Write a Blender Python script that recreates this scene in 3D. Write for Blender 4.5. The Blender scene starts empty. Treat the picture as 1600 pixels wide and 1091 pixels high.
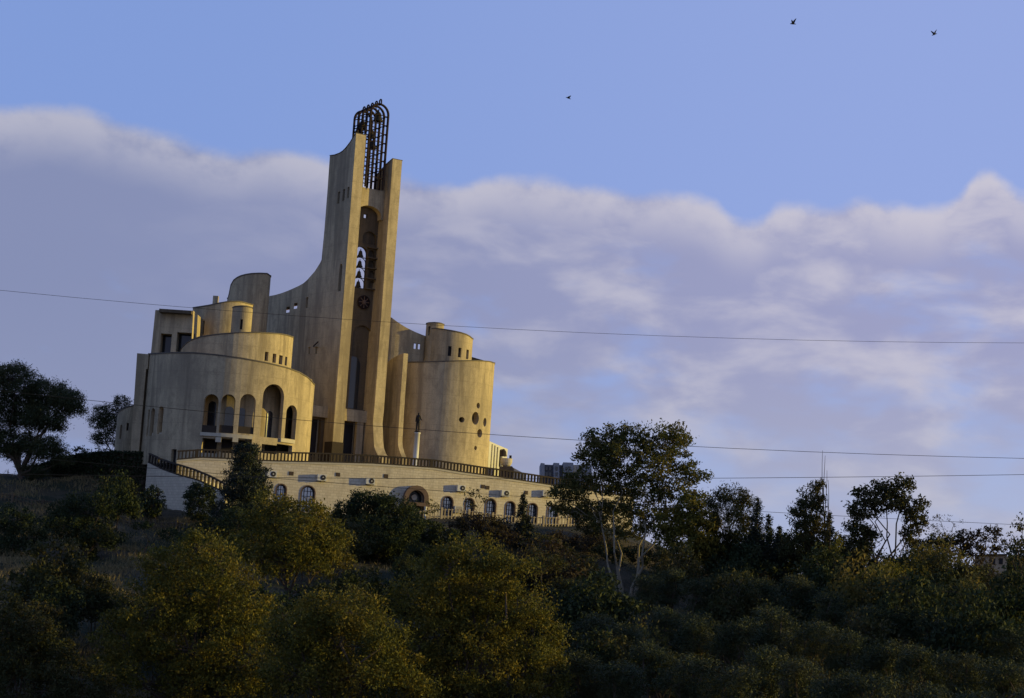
import bpy, bmesh, math, random
import numpy as np
from mathutils import Vector, Matrix

# ---------------------------------------------------------------- camera, sky, sun, exposure
SC = bpy.context.scene
COL = SC.collection
rad = math.radians
PITCH, ROLL, LENS = rad(7.0), rad(3.75), 67.2
F = 1600 * LENS / 36.0
RM = Matrix.Rotation(rad(90) + PITCH, 3, 'X') @ Matrix.Rotation(ROLL, 3, 'Z')
cam_data = bpy.data.cameras.new('camera')
cam_data.lens = LENS; cam_data.sensor_width = 36; cam_data.sensor_fit = 'HORIZONTAL'
cam_data.clip_start = 0.5; cam_data.clip_end = 9000
cam = bpy.data.objects.new('camera', cam_data)
cam.matrix_world = RM.to_4x4()
COL.objects.link(cam); SC.camera = cam

SUN_EL, SUN_FWD = rad(7.0), rad(-3.0)          # elevation; degrees the sun stands on our side of due right
to_sun = Vector((math.cos(SUN_EL) * math.cos(SUN_FWD), -math.cos(SUN_EL) * math.sin(SUN_FWD), math.sin(SUN_EL)))
sl = bpy.data.lights.new('sun', 'SUN'); sl.energy = 3.9; sl.angle = rad(0.5); sl.color = (1.0, 0.77, 0.17)
sun = bpy.data.objects.new('sun', sl); COL.objects.link(sun)
sun.rotation_euler = to_sun.to_track_quat('Z', 'Y').to_euler()
SC.view_settings.view_transform = 'Standard'; SC.view_settings.look = 'None'
SC.view_settings.exposure = 0.0; SC.view_settings.gamma = 1.0; SC.view_settings.use_curve_mapping = False
SC.render.engine = 'CYCLES'
SC.cycles.max_bounces = 6; SC.cycles.diffuse_bounces = 3; SC.cycles.glossy_bounces = 3
SC.cycles.transmission_bounces = 4; SC.cycles.transparent_max_bounces = 6
try:
    SC.cycles.use_denoising = True
except Exception:
    pass

# ---------------------------------------------------------------- picture geometry -> place geometry
def ray(px, py):
    return RM @ Vector(((px - 800) / F, -(py - 545.5) / F, -1.0))
def at(px, py, Y):
    d = ray(px, py); return d * (Y / d.y)
def proj(p):
    c = RM.transposed() @ Vector(p)
    return 800 + F * c.x / -c.z, 545.5 - F * c.y / -c.z
def hit(px, py, O, n):
    d = ray(px, py); return d * (Vector(O).dot(n) / d.dot(n))
def hit_cyl(px, py, cx, cy, R):
    d = ray(px, py); a = d.x * d.x + d.y * d.y; b = -2 * (d.x * cx + d.y * cy); c = cx * cx + cy * cy - R * R
    q = b * b - 4 * a * c
    t = (-b - math.sqrt(q)) / (2 * a) if q > 0 else -b / (2 * a)
    return d * t
def z_on(x, y, py_of, z0=15.0):
    """height above (x, y) at which the traced line py_of(px) passes"""
    z = z0
    for _ in range(12):
        px, py = proj((x, y, z)); z += (py - py_of(px)) * y / F
    return z
def trace(pts):
    xs = [p[0] for p in pts]; ys = [p[1] for p in pts]
    return lambda px: float(np.interp(px, xs, ys))

# ---------------------------------------------------------------- node helpers
class NT:
    def __init__(s, tree): s.t = tree; s.n = tree.nodes; s.l = tree.links
    def add(s, kind, **kw):
        n = s.n.new(kind)
        for k, v in kw.items(): setattr(n, k, v)
        return n
    def put(s, sock, v):
        if hasattr(v, 'is_output'): s.l.new(v, sock)
        else: sock.default_value = v
    def m(s, op, a, b=None, c=None, clamp=False):
        n = s.add('ShaderNodeMath', operation=op, use_clamp=clamp)
        s.put(n.inputs[0], a)
        if b is not None: s.put(n.inputs[1], b)
        if c is not None: s.put(n.inputs[2], c)
        return n.outputs[0]
    def step(s, v, lo, hi):
        n = s.add('ShaderNodeMapRange', interpolation_type='SMOOTHSTEP')
        s.put(n.inputs['Value'], v); s.put(n.inputs['From Min'], lo); s.put(n.inputs['From Max'], hi)
        return n.outputs[0]
    def mix(s, f, a, b, blend='MIX'):
        n = s.add('ShaderNodeMix', data_type='RGBA', blend_type=blend)
        s.put(n.inputs[0], f)
        for i, v in ((6, a), (7, b)):
            s.put(n.inputs[i], v if hasattr(v, 'is_output') else (*v, 1.0))
        return n.outputs[2]
    def noise(s, vec, scale, detail=4.0, rough=0.55, dist=0.0):
        n = s.add('ShaderNodeTexNoise')
        if vec is not None: s.put(n.inputs['Vector'], vec)
        s.put(n.inputs['Scale'], scale); s.put(n.inputs['Detail'], detail); s.put(n.inputs['Roughness'], rough); s.put(n.inputs['Distortion'], dist)
        return n.outputs['Fac']
    def xyz(s, x, y, z):
        n = s.add('ShaderNodeCombineXYZ')
        for i, v in enumerate((x, y, z)): s.put(n.inputs[i], v)
        return n.outputs[0]
    def scale(s, vec, k):
        n = s.add('ShaderNodeVectorMath', operation='MULTIPLY'); s.put(n.inputs[0], vec); s.put(n.inputs[1], k)
        return n.outputs[0]

# ---------------------------------------------------------------- sky
world = bpy.data.worlds.new('World'); SC.world = world; world.use_nodes = True
w = NT(world.node_tree); w.n.clear()
sky = w.add('ShaderNodeTexSky', sky_type='NISHITA')
sky.sun_disc = False; sky.sun_elevation = SUN_EL
sky.sun_rotation = math.atan2(to_sun.x, to_sun.y)
sky.altitude = 500; sky.air_density = 1.0; sky.dust_density = 0.4; sky.ozone_density = 3.0
SKY_STRENGTH = 0.14
SKY_TINT = (1.15, 1.05, 1.28)
tc = w.add('ShaderNodeTexCoord'); sp = w.add('ShaderNodeSeparateXYZ'); w.l.new(tc.outputs['Generated'], sp.inputs[0])
az = w.m('ARCTAN2', sp.outputs[0], sp.outputs[1]); el = w.m('ARCSINE', sp.outputs[2])
BANK = [(0,168),(60,165),(130,172),(200,190),(280,212),(360,235),(420,228),(470,238),(515,250),(560,268),(640,273),(720,286),(780,275),(830,277),
        (900,286),(980,295),(1060,300),(1110,315),(1150,337),(1180,341),(1220,320),(1300,318),(1350,308),(1400,318),(1460,322),(1500,300),(1540,267),(1575,285),(1600,300)]
AZ0, AZ1, EL0, EL1 = -0.40, 0.40, 0.0, 0.4
fc = w.add('ShaderNodeFloatCurve'); cv = fc.mapping.curves[0]
pts = []
for px, py in BANK:
    d = ray(px, py).normalized()
    pts.append(((math.atan2(d.x, d.y) - AZ0) / (AZ1 - AZ0), (math.asin(d.z) - EL0) / (EL1 - EL0)))
cv.points[0].location = (0.0, pts[0][1]); cv.points[1].location = (1.0, pts[-1][1])
for p in pts: cv.points.new(*p)
fc.mapping.update()
w.put(fc.inputs['Value'], w.m('DIVIDE', w.m('SUBTRACT', az, AZ0), AZ1 - AZ0, clamp=True))
edge = w.m('MULTIPLY_ADD', fc.outputs[0], EL1 - EL0, EL0)
ca = w.xyz(az, el, 0.0)                                   # coordinates on the sky sphere (azimuth, elevation)
puff = w.noise(w.scale(ca, (1.0, 1.3, 1.0)), 27.0, 6.0, 0.55)
d0 = w.m('SUBTRACT', edge, el)                            # how far below the top of the cloud bank
d1 = w.m('ADD', d0, w.m('MULTIPLY', w.m('SUBTRACT', puff, 0.5), 0.016))
east = w.step(az, -0.27, 0.27)
top = w.step(d1, w.m('MULTIPLY_ADD', east, 0.001, -0.003), 0.007)
big = w.noise(w.scale(ca, (1.0, 2.0, 1.0)), 11.0, 3.0, 0.5, 0.15)
fine = w.noise(w.scale(ca, (1.0, 2.2, 1.0)), 27.0, 4.0, 0.5, 0.15)
body = w.m('MULTIPLY_ADD', big, 0.6, w.m('MULTIPLY', fine, 0.4))
deep = w.step(d0, 0.03, 0.17)
hole_lo = w.m('SUBTRACT', w.m('MULTIPLY_ADD', deep, 0.15, 0.22), w.m('MULTIPLY', w.m('SUBTRACT', 1.0, w.step(az, -0.20, 0.0)), 0.09))
cover = w.step(body, hole_lo, w.m('ADD', hole_lo, 0.24))
near_top = w.m('SUBTRACT', 1.0, w.step(d0, 0.02, 0.075))
cover = w.m('MAXIMUM', cover, near_top)
mask = w.m('MULTIPLY', top, cover)
rim = w.m('SUBTRACT', 1.0, w.step(d1, 0.004, 0.036))
spots = w.noise(w.scale(ca, (1.0, 2.3, 1.0)), 16.0, 5.0, 0.52, 0.25)
lit = w.m('MAXIMUM', w.m('MULTIPLY', rim, w.step(puff, 0.22, 0.60)), w.m('MULTIPLY', w.m('MULTIPLY', w.step(spots, 0.42, 0.70), 0.80), w.step(az, -0.25, 0.08)))
K = 1.0 / SKY_STRENGTH
shade_col = w.mix(east, (0.238*K, 0.270*K, 0.438*K), (0.345*K, 0.352*K, 0.540*K))
lit_col = w.mix(east, (0.470*K, 0.470*K, 0.570*K), (0.600*K, 0.570*K, 0.650*K))
cloud = w.mix(lit, shade_col, lit_col)
low = w.m('SUBTRACT', 1.0, w.step(el, 0.03, 0.15))
zen0 = w.m('MULTIPLY_ADD', w.step(el, 0.35, 1.1), -0.75, 0.85)          # towards the zenith the evening sky is deeper
sd = w.add('ShaderNodeVectorMath', operation='DOT_PRODUCT'); w.l.new(tc.outputs['Generated'], sd.inputs[0]); sd.inputs[1].default_value = to_sun
zen = w.m('MULTIPLY', zen0, w.m('SUBTRACT', 1.0, w.step(sd.outputs['Value'], 0.35, 0.95)))   # glow round the low sun
blue = w.mix(zen, w.mix(1.0, sky.outputs[0], SKY_TINT, 'MULTIPLY'), w.mix(east, (0.240*K, 0.355*K, 0.730*K), (0.325*K, 0.420*K, 0.790*K)))
allsky = w.mix(w.m('MULTIPLY', mask, 0.92), blue, cloud)
allsky = w.mix(w.m('MULTIPLY', low, 0.50), allsky, w.mix(east, (0.30*K, 0.34*K, 0.50*K), (0.48*K, 0.505*K, 0.60*K)))
bg = w.add('ShaderNodeBackground'); w.l.new(allsky, bg.inputs[0]); bg.inputs[1].default_value = SKY_STRENGTH
wo = w.add('ShaderNodeOutputWorld'); w.l.new(bg.outputs[0], wo.inputs[0])

# ---------------------------------------------------------------- materials
def new_mat(name, rough=0.85):
    m = bpy.data.materials.new(name); m.use_nodes = True
    t = NT(m.node_tree); b = t.n['Principled BSDF']; b.inputs['Roughness'].default_value = rough
    b.inputs['Specular IOR Level'].default_value = 0.25
    return m, t, b
def plain(name, col, rough=0.6, metal=0.0, var=0.25, scale=6.0):
    m, t, b = new_mat(name, rough); b.inputs['Metallic'].default_value = metal
    tc = t.add('ShaderNodeTexCoord')
    n = t.noise(tc.outputs['Object'], scale, 5.0, 0.6)
    t.l.new(t.mix(n, [c * (1 - var) for c in col], [min(1, c * (1 + var)) for c in col]), b.inputs['Base Color'])
    return m
def concrete(name, light, dark):
    m, t, b = new_mat(name, 0.92)
    g = t.add('ShaderNodeNewGeometry'); pos = g.outputs['Position']
    streak = t.noise(t.scale(pos, (1.0, 1.0, 0.05)), 2.1, 7.0, 0.72, 0.3)            # rain streaks running down
    patch = t.noise(t.scale(pos, (1.0, 1.0, 0.35)), 0.42, 5.0, 0.6)
    grain = t.noise(pos, 9.0, 5.0, 0.7)
    c = t.mix(t.m('MULTIPLY_ADD', t.step(streak, 0.32, 0.70), 0.6, 0.22), dark, light)
    blot = t.noise(t.scale(pos, (1.0, 1.0, 0.7)), 1.25, 7.0, 0.68, 0.3)
    c = t.mix(t.m('MULTIPLY', t.step(blot, 0.46, 0.66), 0.55), c, [x * 0.70 for x in dark])
    run = t.noise(t.scale(pos, (1.0, 1.0, 0.09)), 0.75, 7.0, 0.7, 0.4)                    # broad dirty runs
    c = t.mix(t.m('MULTIPLY', t.step(run, 0.48, 0.62), 0.70), c, [x * 0.58 for x in dark])
    c = t.mix(t.m('MULTIPLY', t.step(patch, 0.44, 0.68), 0.60), c, [dark[0] * 0.66, dark[1] * 0.68, dark[2] * 0.74])
    c = t.mix(t.m('MULTIPLY', t.step(grain, 0.42, 0.70), 0.40), c, [x * 0.55 for x in dark])
    zs = t.add('ShaderNodeSeparateXYZ'); t.l.new(pos, zs.inputs[0])
    lift = t.m('ABSOLUTE', t.m('SUBTRACT', t.m('FRACT', t.m('DIVIDE', t.m('ADD', zs.outputs[2], t.m('MULTIPLY', grain, 0.05)), 1.55)), 0.5))
    c = t.mix(t.m('MULTIPLY', t.step(lift, 0.475, 0.497), 0.35), c, [x * 0.55 for x in dark])   # joints between the pours
    t.l.new(c, b.inputs['Base Color'])
    bump = t.add('ShaderNodeBump'); bump.inputs['Strength'].default_value = 0.25; bump.inputs['Distance'].default_value = 0.012
    t.l.new(t.m('ADD', t.m('MULTIPLY', streak, 0.7), t.m('MULTIPLY', grain, 0.5)), bump.inputs['Height'])
    t.l.new(bump.outputs[0], b.inputs['Normal'])
    return m
def ashlar(name, c1, c2, mortar):
    m, t, b = new_mat(name, 0.9)
    uv = t.add('ShaderNodeUVMap'); br = t.add('ShaderNodeTexBrick'); t.l.new(uv.outputs[0], br.inputs['Vector'])
    br.inputs['Scale'].default_value = 1.0; br.inputs['Brick Width'].default_value = 0.50; br.inputs['Row Height'].default_value = 0.24
    br.inputs['Mortar Size'].default_value = 0.018; br.inputs['Mortar Smooth'].default_value = 0.3; br.inputs['Bias'].default_value = -0.1
    br.inputs['Color1'].default_value = (*c1, 1); br.inputs['Color2'].default_value = (*c2, 1); br.inputs['Mortar'].default_value = (*mortar, 1)
    g = t.add('ShaderNodeNewGeometry'); pos = g.outputs['Position']
    st = t.noise(t.scale(pos, (1, 1, 0.25)), 1.1, 6.0, 0.65)
    c = t.mix(t.m('MULTIPLY', t.step(st, 0.48, 0.74), 0.5), br.outputs['Color'], [x * 0.55 for x in c2])
    gr = t.noise(pos, 7.0, 4.0, 0.7)
    c = t.mix(t.m('MULTIPLY', t.step(gr, 0.4, 0.7), 0.3), c, [x * 0.7 for x in c2])
    t.l.new(c, b.inputs['Base Color'])
    bump = t.add('ShaderNodeBump'); bump.inputs['Strength'].default_value = 0.45; bump.inputs['Distance'].default_value = 0.02
    t.l.new(t.m('SUBTRACT', t.m('MULTIPLY', gr, 0.6), br.outputs['Fac']), bump.inputs['Height'])
    t.l.new(bump.outputs[0], b.inputs['Normal'])
    return m
def leafy(name, a, b_, c_, rough=0.7, trans=0.25):
    """foliage: colour differs from leaf to leaf and from clump to clump"""
    m, t, b = new_mat(name, rough)
    g = t.add('ShaderNodeNewGeometry'); r = g.outputs['Random Per Island']
    n = t.noise(g.outputs['Position'], 0.55, 3.0, 0.6)
    c = t.mix(r, a, b_)
    c = t.mix(t.step(t.m('ADD', n, t.m('MULTIPLY', r, 0.25)), 0.58, 0.78), c, c_)
    t.l.new(c, b.inputs['Base Color'])
    tr = t.add('ShaderNodeBsdfTranslucent'); t.l.new(c, tr.inputs[0])
    mx = t.add('ShaderNodeMixShader'); mx.inputs[0].default_value = trans
    t.l.new(b.outputs[0], mx.inputs[1]); t.l.new(tr.outputs[0], mx.inputs[2])
    t.l.new(mx.outputs[0], t.n['Material Output'].inputs[0])
    return m
def glass_mat(name, col):
    m, t, b = new_mat(name, 0.08); b.inputs['Base Color'].default_value = (*col, 1); b.inputs['Specular IOR Level'].default_value = 0.6
    return m
M = {}
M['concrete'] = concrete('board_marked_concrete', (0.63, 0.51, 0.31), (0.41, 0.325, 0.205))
M['concrete_dark'] = concrete('weathered_shaded_concrete', (0.17, 0.13, 0.08), (0.11, 0.083, 0.052))  # streaked concrete, darkened so the colour itself carries the shade of the tower recess
M['paving'] = plain('worn_paving', (0.22, 0.19, 0.145), 0.9, 0, 0.3, 1.5)
M['pale'] = plain('pale_stone', (0.52, 0.46, 0.34), 0.85, 0, 0.18, 3.0)
M['ashlar'] = ashlar('limestone_ashlar', (0.70, 0.61, 0.45), (0.60, 0.51, 0.37), (0.50, 0.42, 0.29))
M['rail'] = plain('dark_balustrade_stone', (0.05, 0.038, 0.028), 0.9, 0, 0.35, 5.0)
M['flash'] = plain('weathered_flashing', (0.13, 0.11, 0.085), 0.7, 0.2, 0.4, 3.0)
M['portal'] = plain('brown_tuff', (0.15, 0.10, 0.075), 0.9, 0, 0.3, 6.0)
M['roof'] = plain('roof_felt', (0.06, 0.055, 0.05), 0.9, 0, 0.3, 2.0)
M['dark'] = plain('dark_interior', (0.035, 0.03, 0.028), 0.8, 0, 0.2, 3.0)
M['glass'] = glass_mat('dark_glass', (0.02, 0.025, 0.03))
M['skyglass'] = glass_mat('window_glass', (0.30, 0.32, 0.34)); M['skyglass'].node_tree.nodes['Principled BSDF'].inputs['Metallic'].default_value = 0.7
M['frame'] = plain('dark_frame', (0.035, 0.03, 0.03), 0.6)
M['iron'] = plain('rusted_iron', (0.026, 0.014, 0.012), 0.8, 0.1, 0.4, 8.0)
M['bronze'] = plain('bell_bronze', (0.05, 0.04, 0.025), 0.5, 0.6, 0.3, 8.0)
M['statue'] = plain('dark_bronze', (0.03, 0.026, 0.022), 0.55, 0.5, 0.3, 8.0)
M['white'] = plain('white_enamel', (0.62, 0.60, 0.54), 0.5, 0, 0.1, 4.0)
M['wire'] = plain('cable_rubber', (0.02, 0.02, 0.02), 0.6)
M['bird'] = plain('black_feathers', (0.012, 0.012, 0.014), 0.7)
M['block'] = plain('grey_panel', (0.30, 0.30, 0.31), 0.8, 0, 0.15, 0.5)
M['blockdark'] = plain('dark_panel', (0.12, 0.12, 0.13), 0.8, 0, 0.2, 0.5)
M['ruin'] = plain('rough_render', (0.45, 0.34, 0.22), 0.9, 0, 0.35, 2.0)
M['bark'] = plain('brown_bark', (0.09, 0.065, 0.045), 0.9, 0, 0.4, 5.0)
M['palebark'] = plain('pale_bark', (0.30, 0.25, 0.17), 0.85, 0, 0.35, 3.0)
M['l_autumn'] = leafy('autumn_leaves', (0.070, 0.075, 0.012), (0.135, 0.122, 0.017), (0.19, 0.140, 0.017))
M['l_olive'] = leafy('olive_leaves', (0.035, 0.042, 0.012), (0.06, 0.06, 0.016), (0.075, 0.06, 0.018))
M['l_green'] = leafy('deep_green_leaves', (0.020, 0.034, 0.012), (0.036, 0.05, 0.016), (0.045, 0.05, 0.015))
M['l_lime'] = leafy('yellow_green_leaves', (0.11, 0.11, 0.016), (0.20, 0.175, 0.022), (0.24, 0.18, 0.024), 0.7, 0.35)
M['l_pine'] = leafy('pine_needles', (0.030, 0.044, 0.018), (0.056, 0.066, 0.024), (0.068, 0.068, 0.022), 0.6, 0.12)
M['l_spruce'] = leafy('spruce_needles', (0.014, 0.024, 0.016), (0.024, 0.034, 0.020), (0.03, 0.036, 0.02), 0.6, 0.08)
M['l_hedge'] = leafy('hedge_leaves', (0.016, 0.028, 0.010), (0.03, 0.042, 0.014), (0.03, 0.04, 0.012), 0.5, 0.1)
M['l_rust'] = leafy('rust_leaves', (0.040, 0.027, 0.015), (0.060, 0.040, 0.018), (0.052, 0.042, 0.018))
M['l_birch'] = leafy('thin_leaves', (0.09, 0.090, 0.024), (0.17, 0.145, 0.034), (0.19, 0.135, 0.03), 0.7, 0.4)
M['l_plane'] = leafy('plane_leaves', (0.060, 0.072, 0.020), (0.115, 0.112, 0.028), (0.15, 0.12, 0.028), 0.7, 0.4)
M['grass'] = leafy('dry_grass_blades', (0.20, 0.15, 0.07), (0.32, 0.235, 0.105), (0.14, 0.12, 0.05), 0.8, 0.2)

# ---------------------------------------------------------------- object helpers
def link(o, parent=None):
    COL.objects.link(o)
    if parent is not None: o.parent = parent
    return o
def tag(o, label=None, cat=None, group=None, kind=None):
    for k, v in (('label', label), ('category', cat), ('group', group), ('kind', kind)):
        if v: o[k] = v
    return o
def thing(name, label, cat, loc=(0, 0, 0), group=None):
    o = link(bpy.data.objects.new(name, None)); o.location = loc; o.empty_display_size = 0.2
    return tag(o, label, cat, group)
def obj(name, me, mat, parent=None):
    """me in world coordinates; kept so below a parent that was moved"""
    o = bpy.data.objects.new(name, me)
    if mat is not None and not me.materials: me.materials.append(M[mat] if isinstance(mat, str) else mat)
    link(o, parent)
    if parent is not None:
        p = parent; off = Vector((0, 0, 0))
        while p is not None: off += Vector(p.location); p = p.parent
        o.location = -off
    return o
def mesh(V, Fc, name='m', smooth=False, uv=None):
    me = bpy.data.meshes.new(name); me.from_pydata([tuple(v) for v in V], [], [tuple(f) for f in Fc])
    if uv is not None:
        l = me.uv_layers.new(name='UVMap')
        for lp in me.loops: l.data[lp.index].uv = uv[lp.vertex_index]
    if smooth: me.polygons.foreach_set('use_smooth', [True] * len(me.polygons))
    me.validate(); me.update()
    return me
class MB:
    """collects solid pieces of ONE part"""
    def __init__(s): s.V = []; s.F = []
    def add(s, V, Fc):
        o = len(s.V); s.V += [tuple(v) for v in V]; s.F += [tuple(i + o for i in f) for f in Fc]; return s
    def box(s, c, size, ax=None):
        ax = ax or (Vector((1, 0, 0)), Vector((0, 1, 0)), Vector((0, 0, 1))); c = Vector(c)
        V = [c + ax[0] * (i * size[0] / 2) + ax[1] * (j * size[1] / 2) + ax[2] * (k * size[2] / 2) for i in (-1, 1) for j in (-1, 1) for k in (-1, 1)]
        return s.add(V, [(0, 1, 3, 2), (4, 6, 7, 5), (0, 4, 5, 1), (2, 3, 7, 6), (0, 2, 6, 4), (1, 5, 7, 3)])
    def prism(s, pts, ex):
        """closed outline pts (3-D, planar) swept by vector ex"""
        n = len(pts); ex = Vector(ex); P = [Vector(p) for p in pts]
        V = P + [p + ex for p in P]
        return s.add(V, [tuple(range(n - 1, -1, -1)), tuple(range(n, 2 * n))] + [(i, (i + 1) % n, n + (i + 1) % n, n + i) for i in range(n)])
    def tube(s, pts, r, k=6, cap=True):
        P = [Vector(p) for p in pts]; n = len(P); r = r if hasattr(r, '__len__') else [r] * n
        V = []; up = None
        for i, p in enumerate(P):
            t = (P[min(i + 1, n - 1)] - P[max(i - 1, 0)]); t = t.normalized() if t.length > 1e-9 else Vector((0, 0, 1))
            if up is None: up = Vector((0, 0, 1)) if abs(t.z) < 0.9 else Vector((1, 0, 0))
            a = t.cross(up).normalized(); up = a.cross(t)
            for j in range(k):
                q = 2 * math.pi * j / k; V.append(p + (a * math.cos(q) + up * math.sin(q)) * r[i])
        Fc = [(i * k + j, i * k + (j + 1) % k, (i + 1) * k + (j + 1) % k, (i + 1) * k + j) for i in range(n - 1) for j in range(k)]
        if cap: Fc += [tuple(range(k - 1, -1, -1)), tuple(range((n - 1) * k, n * k))]
        return s.add(V, Fc)
    def lathe(s, c, prof, k=16, ax=None):
        """prof = [(radius, height)] about c, axis z or the frame ax"""
        c = Vector(c); ax = ax or (Vector((1, 0, 0)), Vector((0, 1, 0)), Vector((0, 0, 1)))
        V = [c + (ax[0] * math.cos(2 * math.pi * j / k) + ax[1] * math.sin(2 * math.pi * j / k)) * max(r, 1e-4) + ax[2] * h for r, h in prof for j in range(k)]
        n = len(prof)
        Fc = [(i * k + j, i * k + (j + 1) % k, (i + 1) * k + (j + 1) % k, (i + 1) * k + j) for i in range(n - 1) for j in range(k)]
        Fc += [tuple(range(k - 1, -1, -1)), tuple(range((n - 1) * k, n * k))]
        return s.add(V, Fc)
    def mesh(s, smooth=False): return mesh(s.V, s.F, smooth=smooth)
    def build(s, name, mat, parent=None, smooth=False): return obj(name, s.mesh(smooth), mat, parent)

def cut(o, cutter):
    """take the shape collected in cutter (an MB) out of mesh object o, for good"""
    c = bpy.data.objects.new('cutter', cutter.mesh()); COL.objects.link(c)
    bm = bmesh.new(); bm.from_mesh(c.data); bmesh.ops.recalc_face_normals(bm, faces=bm.faces); bm.to_mesh(c.data); bm.free()
    c.location = o.location
    if o.parent is not None: c.matrix_world = Matrix.Identity(4)
    md = o.modifiers.new('cut', 'BOOLEAN'); md.operation = 'DIFFERENCE'; md.object = c; md.solver = 'EXACT'; md.use_self = True
    bpy.context.view_layer.update()
    dg = bpy.context.evaluated_depsgraph_get()
    me = bpy.data.meshes.new_from_object(o.evaluated_get(dg))
    o.modifiers.clear(); old = o.data; o.data = me
    bpy.data.meshes.remove(old); cd = c.data; bpy.data.objects.remove(c); bpy.data.meshes.remove(cd)
    return o

def wall_path(name, P, ztop, zbot, th, mat, parent, closed=False, uv0=0.0):
    """wall that follows plan points P; (outside is to the right of the walking direction)"""
    n = len(P); P = [Vector((p[0], p[1], 0)) for p in P]; V = []; UV = []; s = uv0
    for i in range(n):
        a = P[(i - 1) % n] if closed or i > 0 else P[i]; b = P[(i + 1) % n] if closed or i < n - 1 else P[i]
        t = (b - a).normalized(); nr = Vector((t.y, -t.x, 0))
        if i: s += (P[i] - P[i - 1]).length
        q = P[i] - nr * th; zt = ztop[i]; zb = zbot[i] if hasattr(zbot, '__len__') else zbot
        V += [(P[i].x, P[i].y, zb), (P[i].x, P[i].y, zt), (q.x, q.y, zt), (q.x, q.y, zb)]
        UV += [(s, zb), (s, zt), (s, zt + th), (s, zb)]
    Fc = []
    for i in range(n if closed else n - 1):
        j = (i + 1) % n
        for k in range(4): Fc.append((4 * i + k, 4 * j + k, 4 * j + (k + 1) % 4, 4 * i + (k + 1) % 4))
    if not closed: Fc += [(0, 1, 2, 3), (4 * n - 1, 4 * n - 2, 4 * n - 3, 4 * n - 4)]
    me = mesh(V, Fc, uv=UV)
    bm = bmesh.new(); bm.from_mesh(me); bmesh.ops.recalc_face_normals(bm, faces=bm.faces); bm.to_mesh(me); bm.free()
    return obj(name, me, mat, parent)

class Drum:
    """round wall whose rim follows a line traced in the photograph"""
    def __init__(s, px0, px1, py, Yc, rim, zb, parent, name='drum_wall', mat='concrete', th=0.4, n=72, roof=0.5, roofmat='roof'):
        c = at((px0 + px1) / 2, py, Yc); s.x, s.y = c.x, c.y
        s.R = (at(px1, py, Yc) - at(px0, py, Yc)).length / 2 * 0.999
        tr = trace(rim); P = []; Z = []
        for i in range(n):
            q = -math.pi / 2 + 2 * math.pi * i / n; x, y = s.x + s.R * math.cos(q), s.y + s.R * math.sin(q)
            P.append((x, y)); yf = s.y - abs(s.R * math.sin(q))
            Z.append(z_on(x, yf, tr))
        s.Z = Z; s.zb = zb
        s.wall = wall_path(name, P, Z, zb, th, mat, parent, closed=True)
        wall_path('coping', [(s.x + (x - s.x) * (1 + 0.05 / s.R), s.y + (y - s.y) * (1 + 0.05 / s.R)) for x, y in P], [z + 0.05 for z in Z], [z - 0.07 for z in Z], th + 0.1, 'flash', parent, closed=True)
        if roof is not None:
            zr = min(Z) - roof
            MB().prism([(s.x + (s.R - th * 0.5) * math.cos(2 * math.pi * i / n), s.y + (s.R - th * 0.5) * math.sin(2 * math.pi * i / n), zr) for i in range(n)], (0, 0, -0.25)).build('flat_roof', roofmat, parent)
    def on(s, px, py, R=None): return hit_cyl(px, py, s.x, s.y, R or s.R)
    def frame(s, px, py):
        p = s.on(px, py); nr = Vector((p.x - s.x, p.y - s.y, 0)).normalized()
        return p, nr, Vector((-nr.y, nr.x, 0))
    def opening(s, l, r, t, b, kind='arch', depth=1.2, out=0.6):
        """outline on the wall between pixel columns l..r and rows t..b; returns (pts at surface, normal, tangent, centre, width, z0, z1)"""
        mx = (l + r) / 2; my = (t + b) / 2
        p, nr, tg = s.frame(mx, my); a = s.on(l, my); c = s.on(r, my)
        wd = max(0.12, (Vector((c.x - a.x, c.y - a.y, 0))).length); z1 = s.on(mx, t).z; z0 = s.on(mx, b).z
        return opening_pts(p, nr, tg, wd, z0, z1, kind)
def opening_pts(p, nr, tg, wd, z0, z1, kind):
    c = Vector((p.x, p.y, 0)); h = wd / 2; pts = []
    if kind == 'round':
        zc = (z0 + z1) / 2; hz = (z1 - z0) / 2
        pts = [c + tg * (h * math.cos(q)) + Vector((0, 0, zc + hz * math.sin(q))) for q in [2 * math.pi * i / 20 for i in range(20)]]
    else:
        pts = [c + tg * -h + Vector((0, 0, z0)), c + tg * h + Vector((0, 0, z0))]
        if kind == 'arch':
            zs = z1 - min(h, (z1 - z0) * 0.5)
            pts += [c + tg * (h * math.cos(q)) + Vector((0, 0, zs + (z1 - zs) * math.sin(q))) for q in [math.pi * i / 12 for i in range(13)]]
        else:
            pts += [c + tg * h + Vector((0, 0, z1)), c - tg * h + Vector((0, 0, z1))]
    return pts, nr, tg, c, wd, z0, z1
def cutter_of(op, depth, out=0.5, mb=None):
    mb = mb or MB(); pts, nr = op[0], op[1]
    return mb.prism([p + nr * out for p in pts], nr * -(depth + out))
def pane(op, inset, mat, parent, name='window', th=0.05, grow=0.04):
    pts, nr, tg, c, wd, z0, z1 = op; ce = c + Vector((0, 0, (z0 + z1) / 2))
    P = [ce + (p - ce) * (1 + grow) - nr * inset for p in pts]
    return MB().prism(P, nr * -th).build(name, mat, parent)
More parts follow.
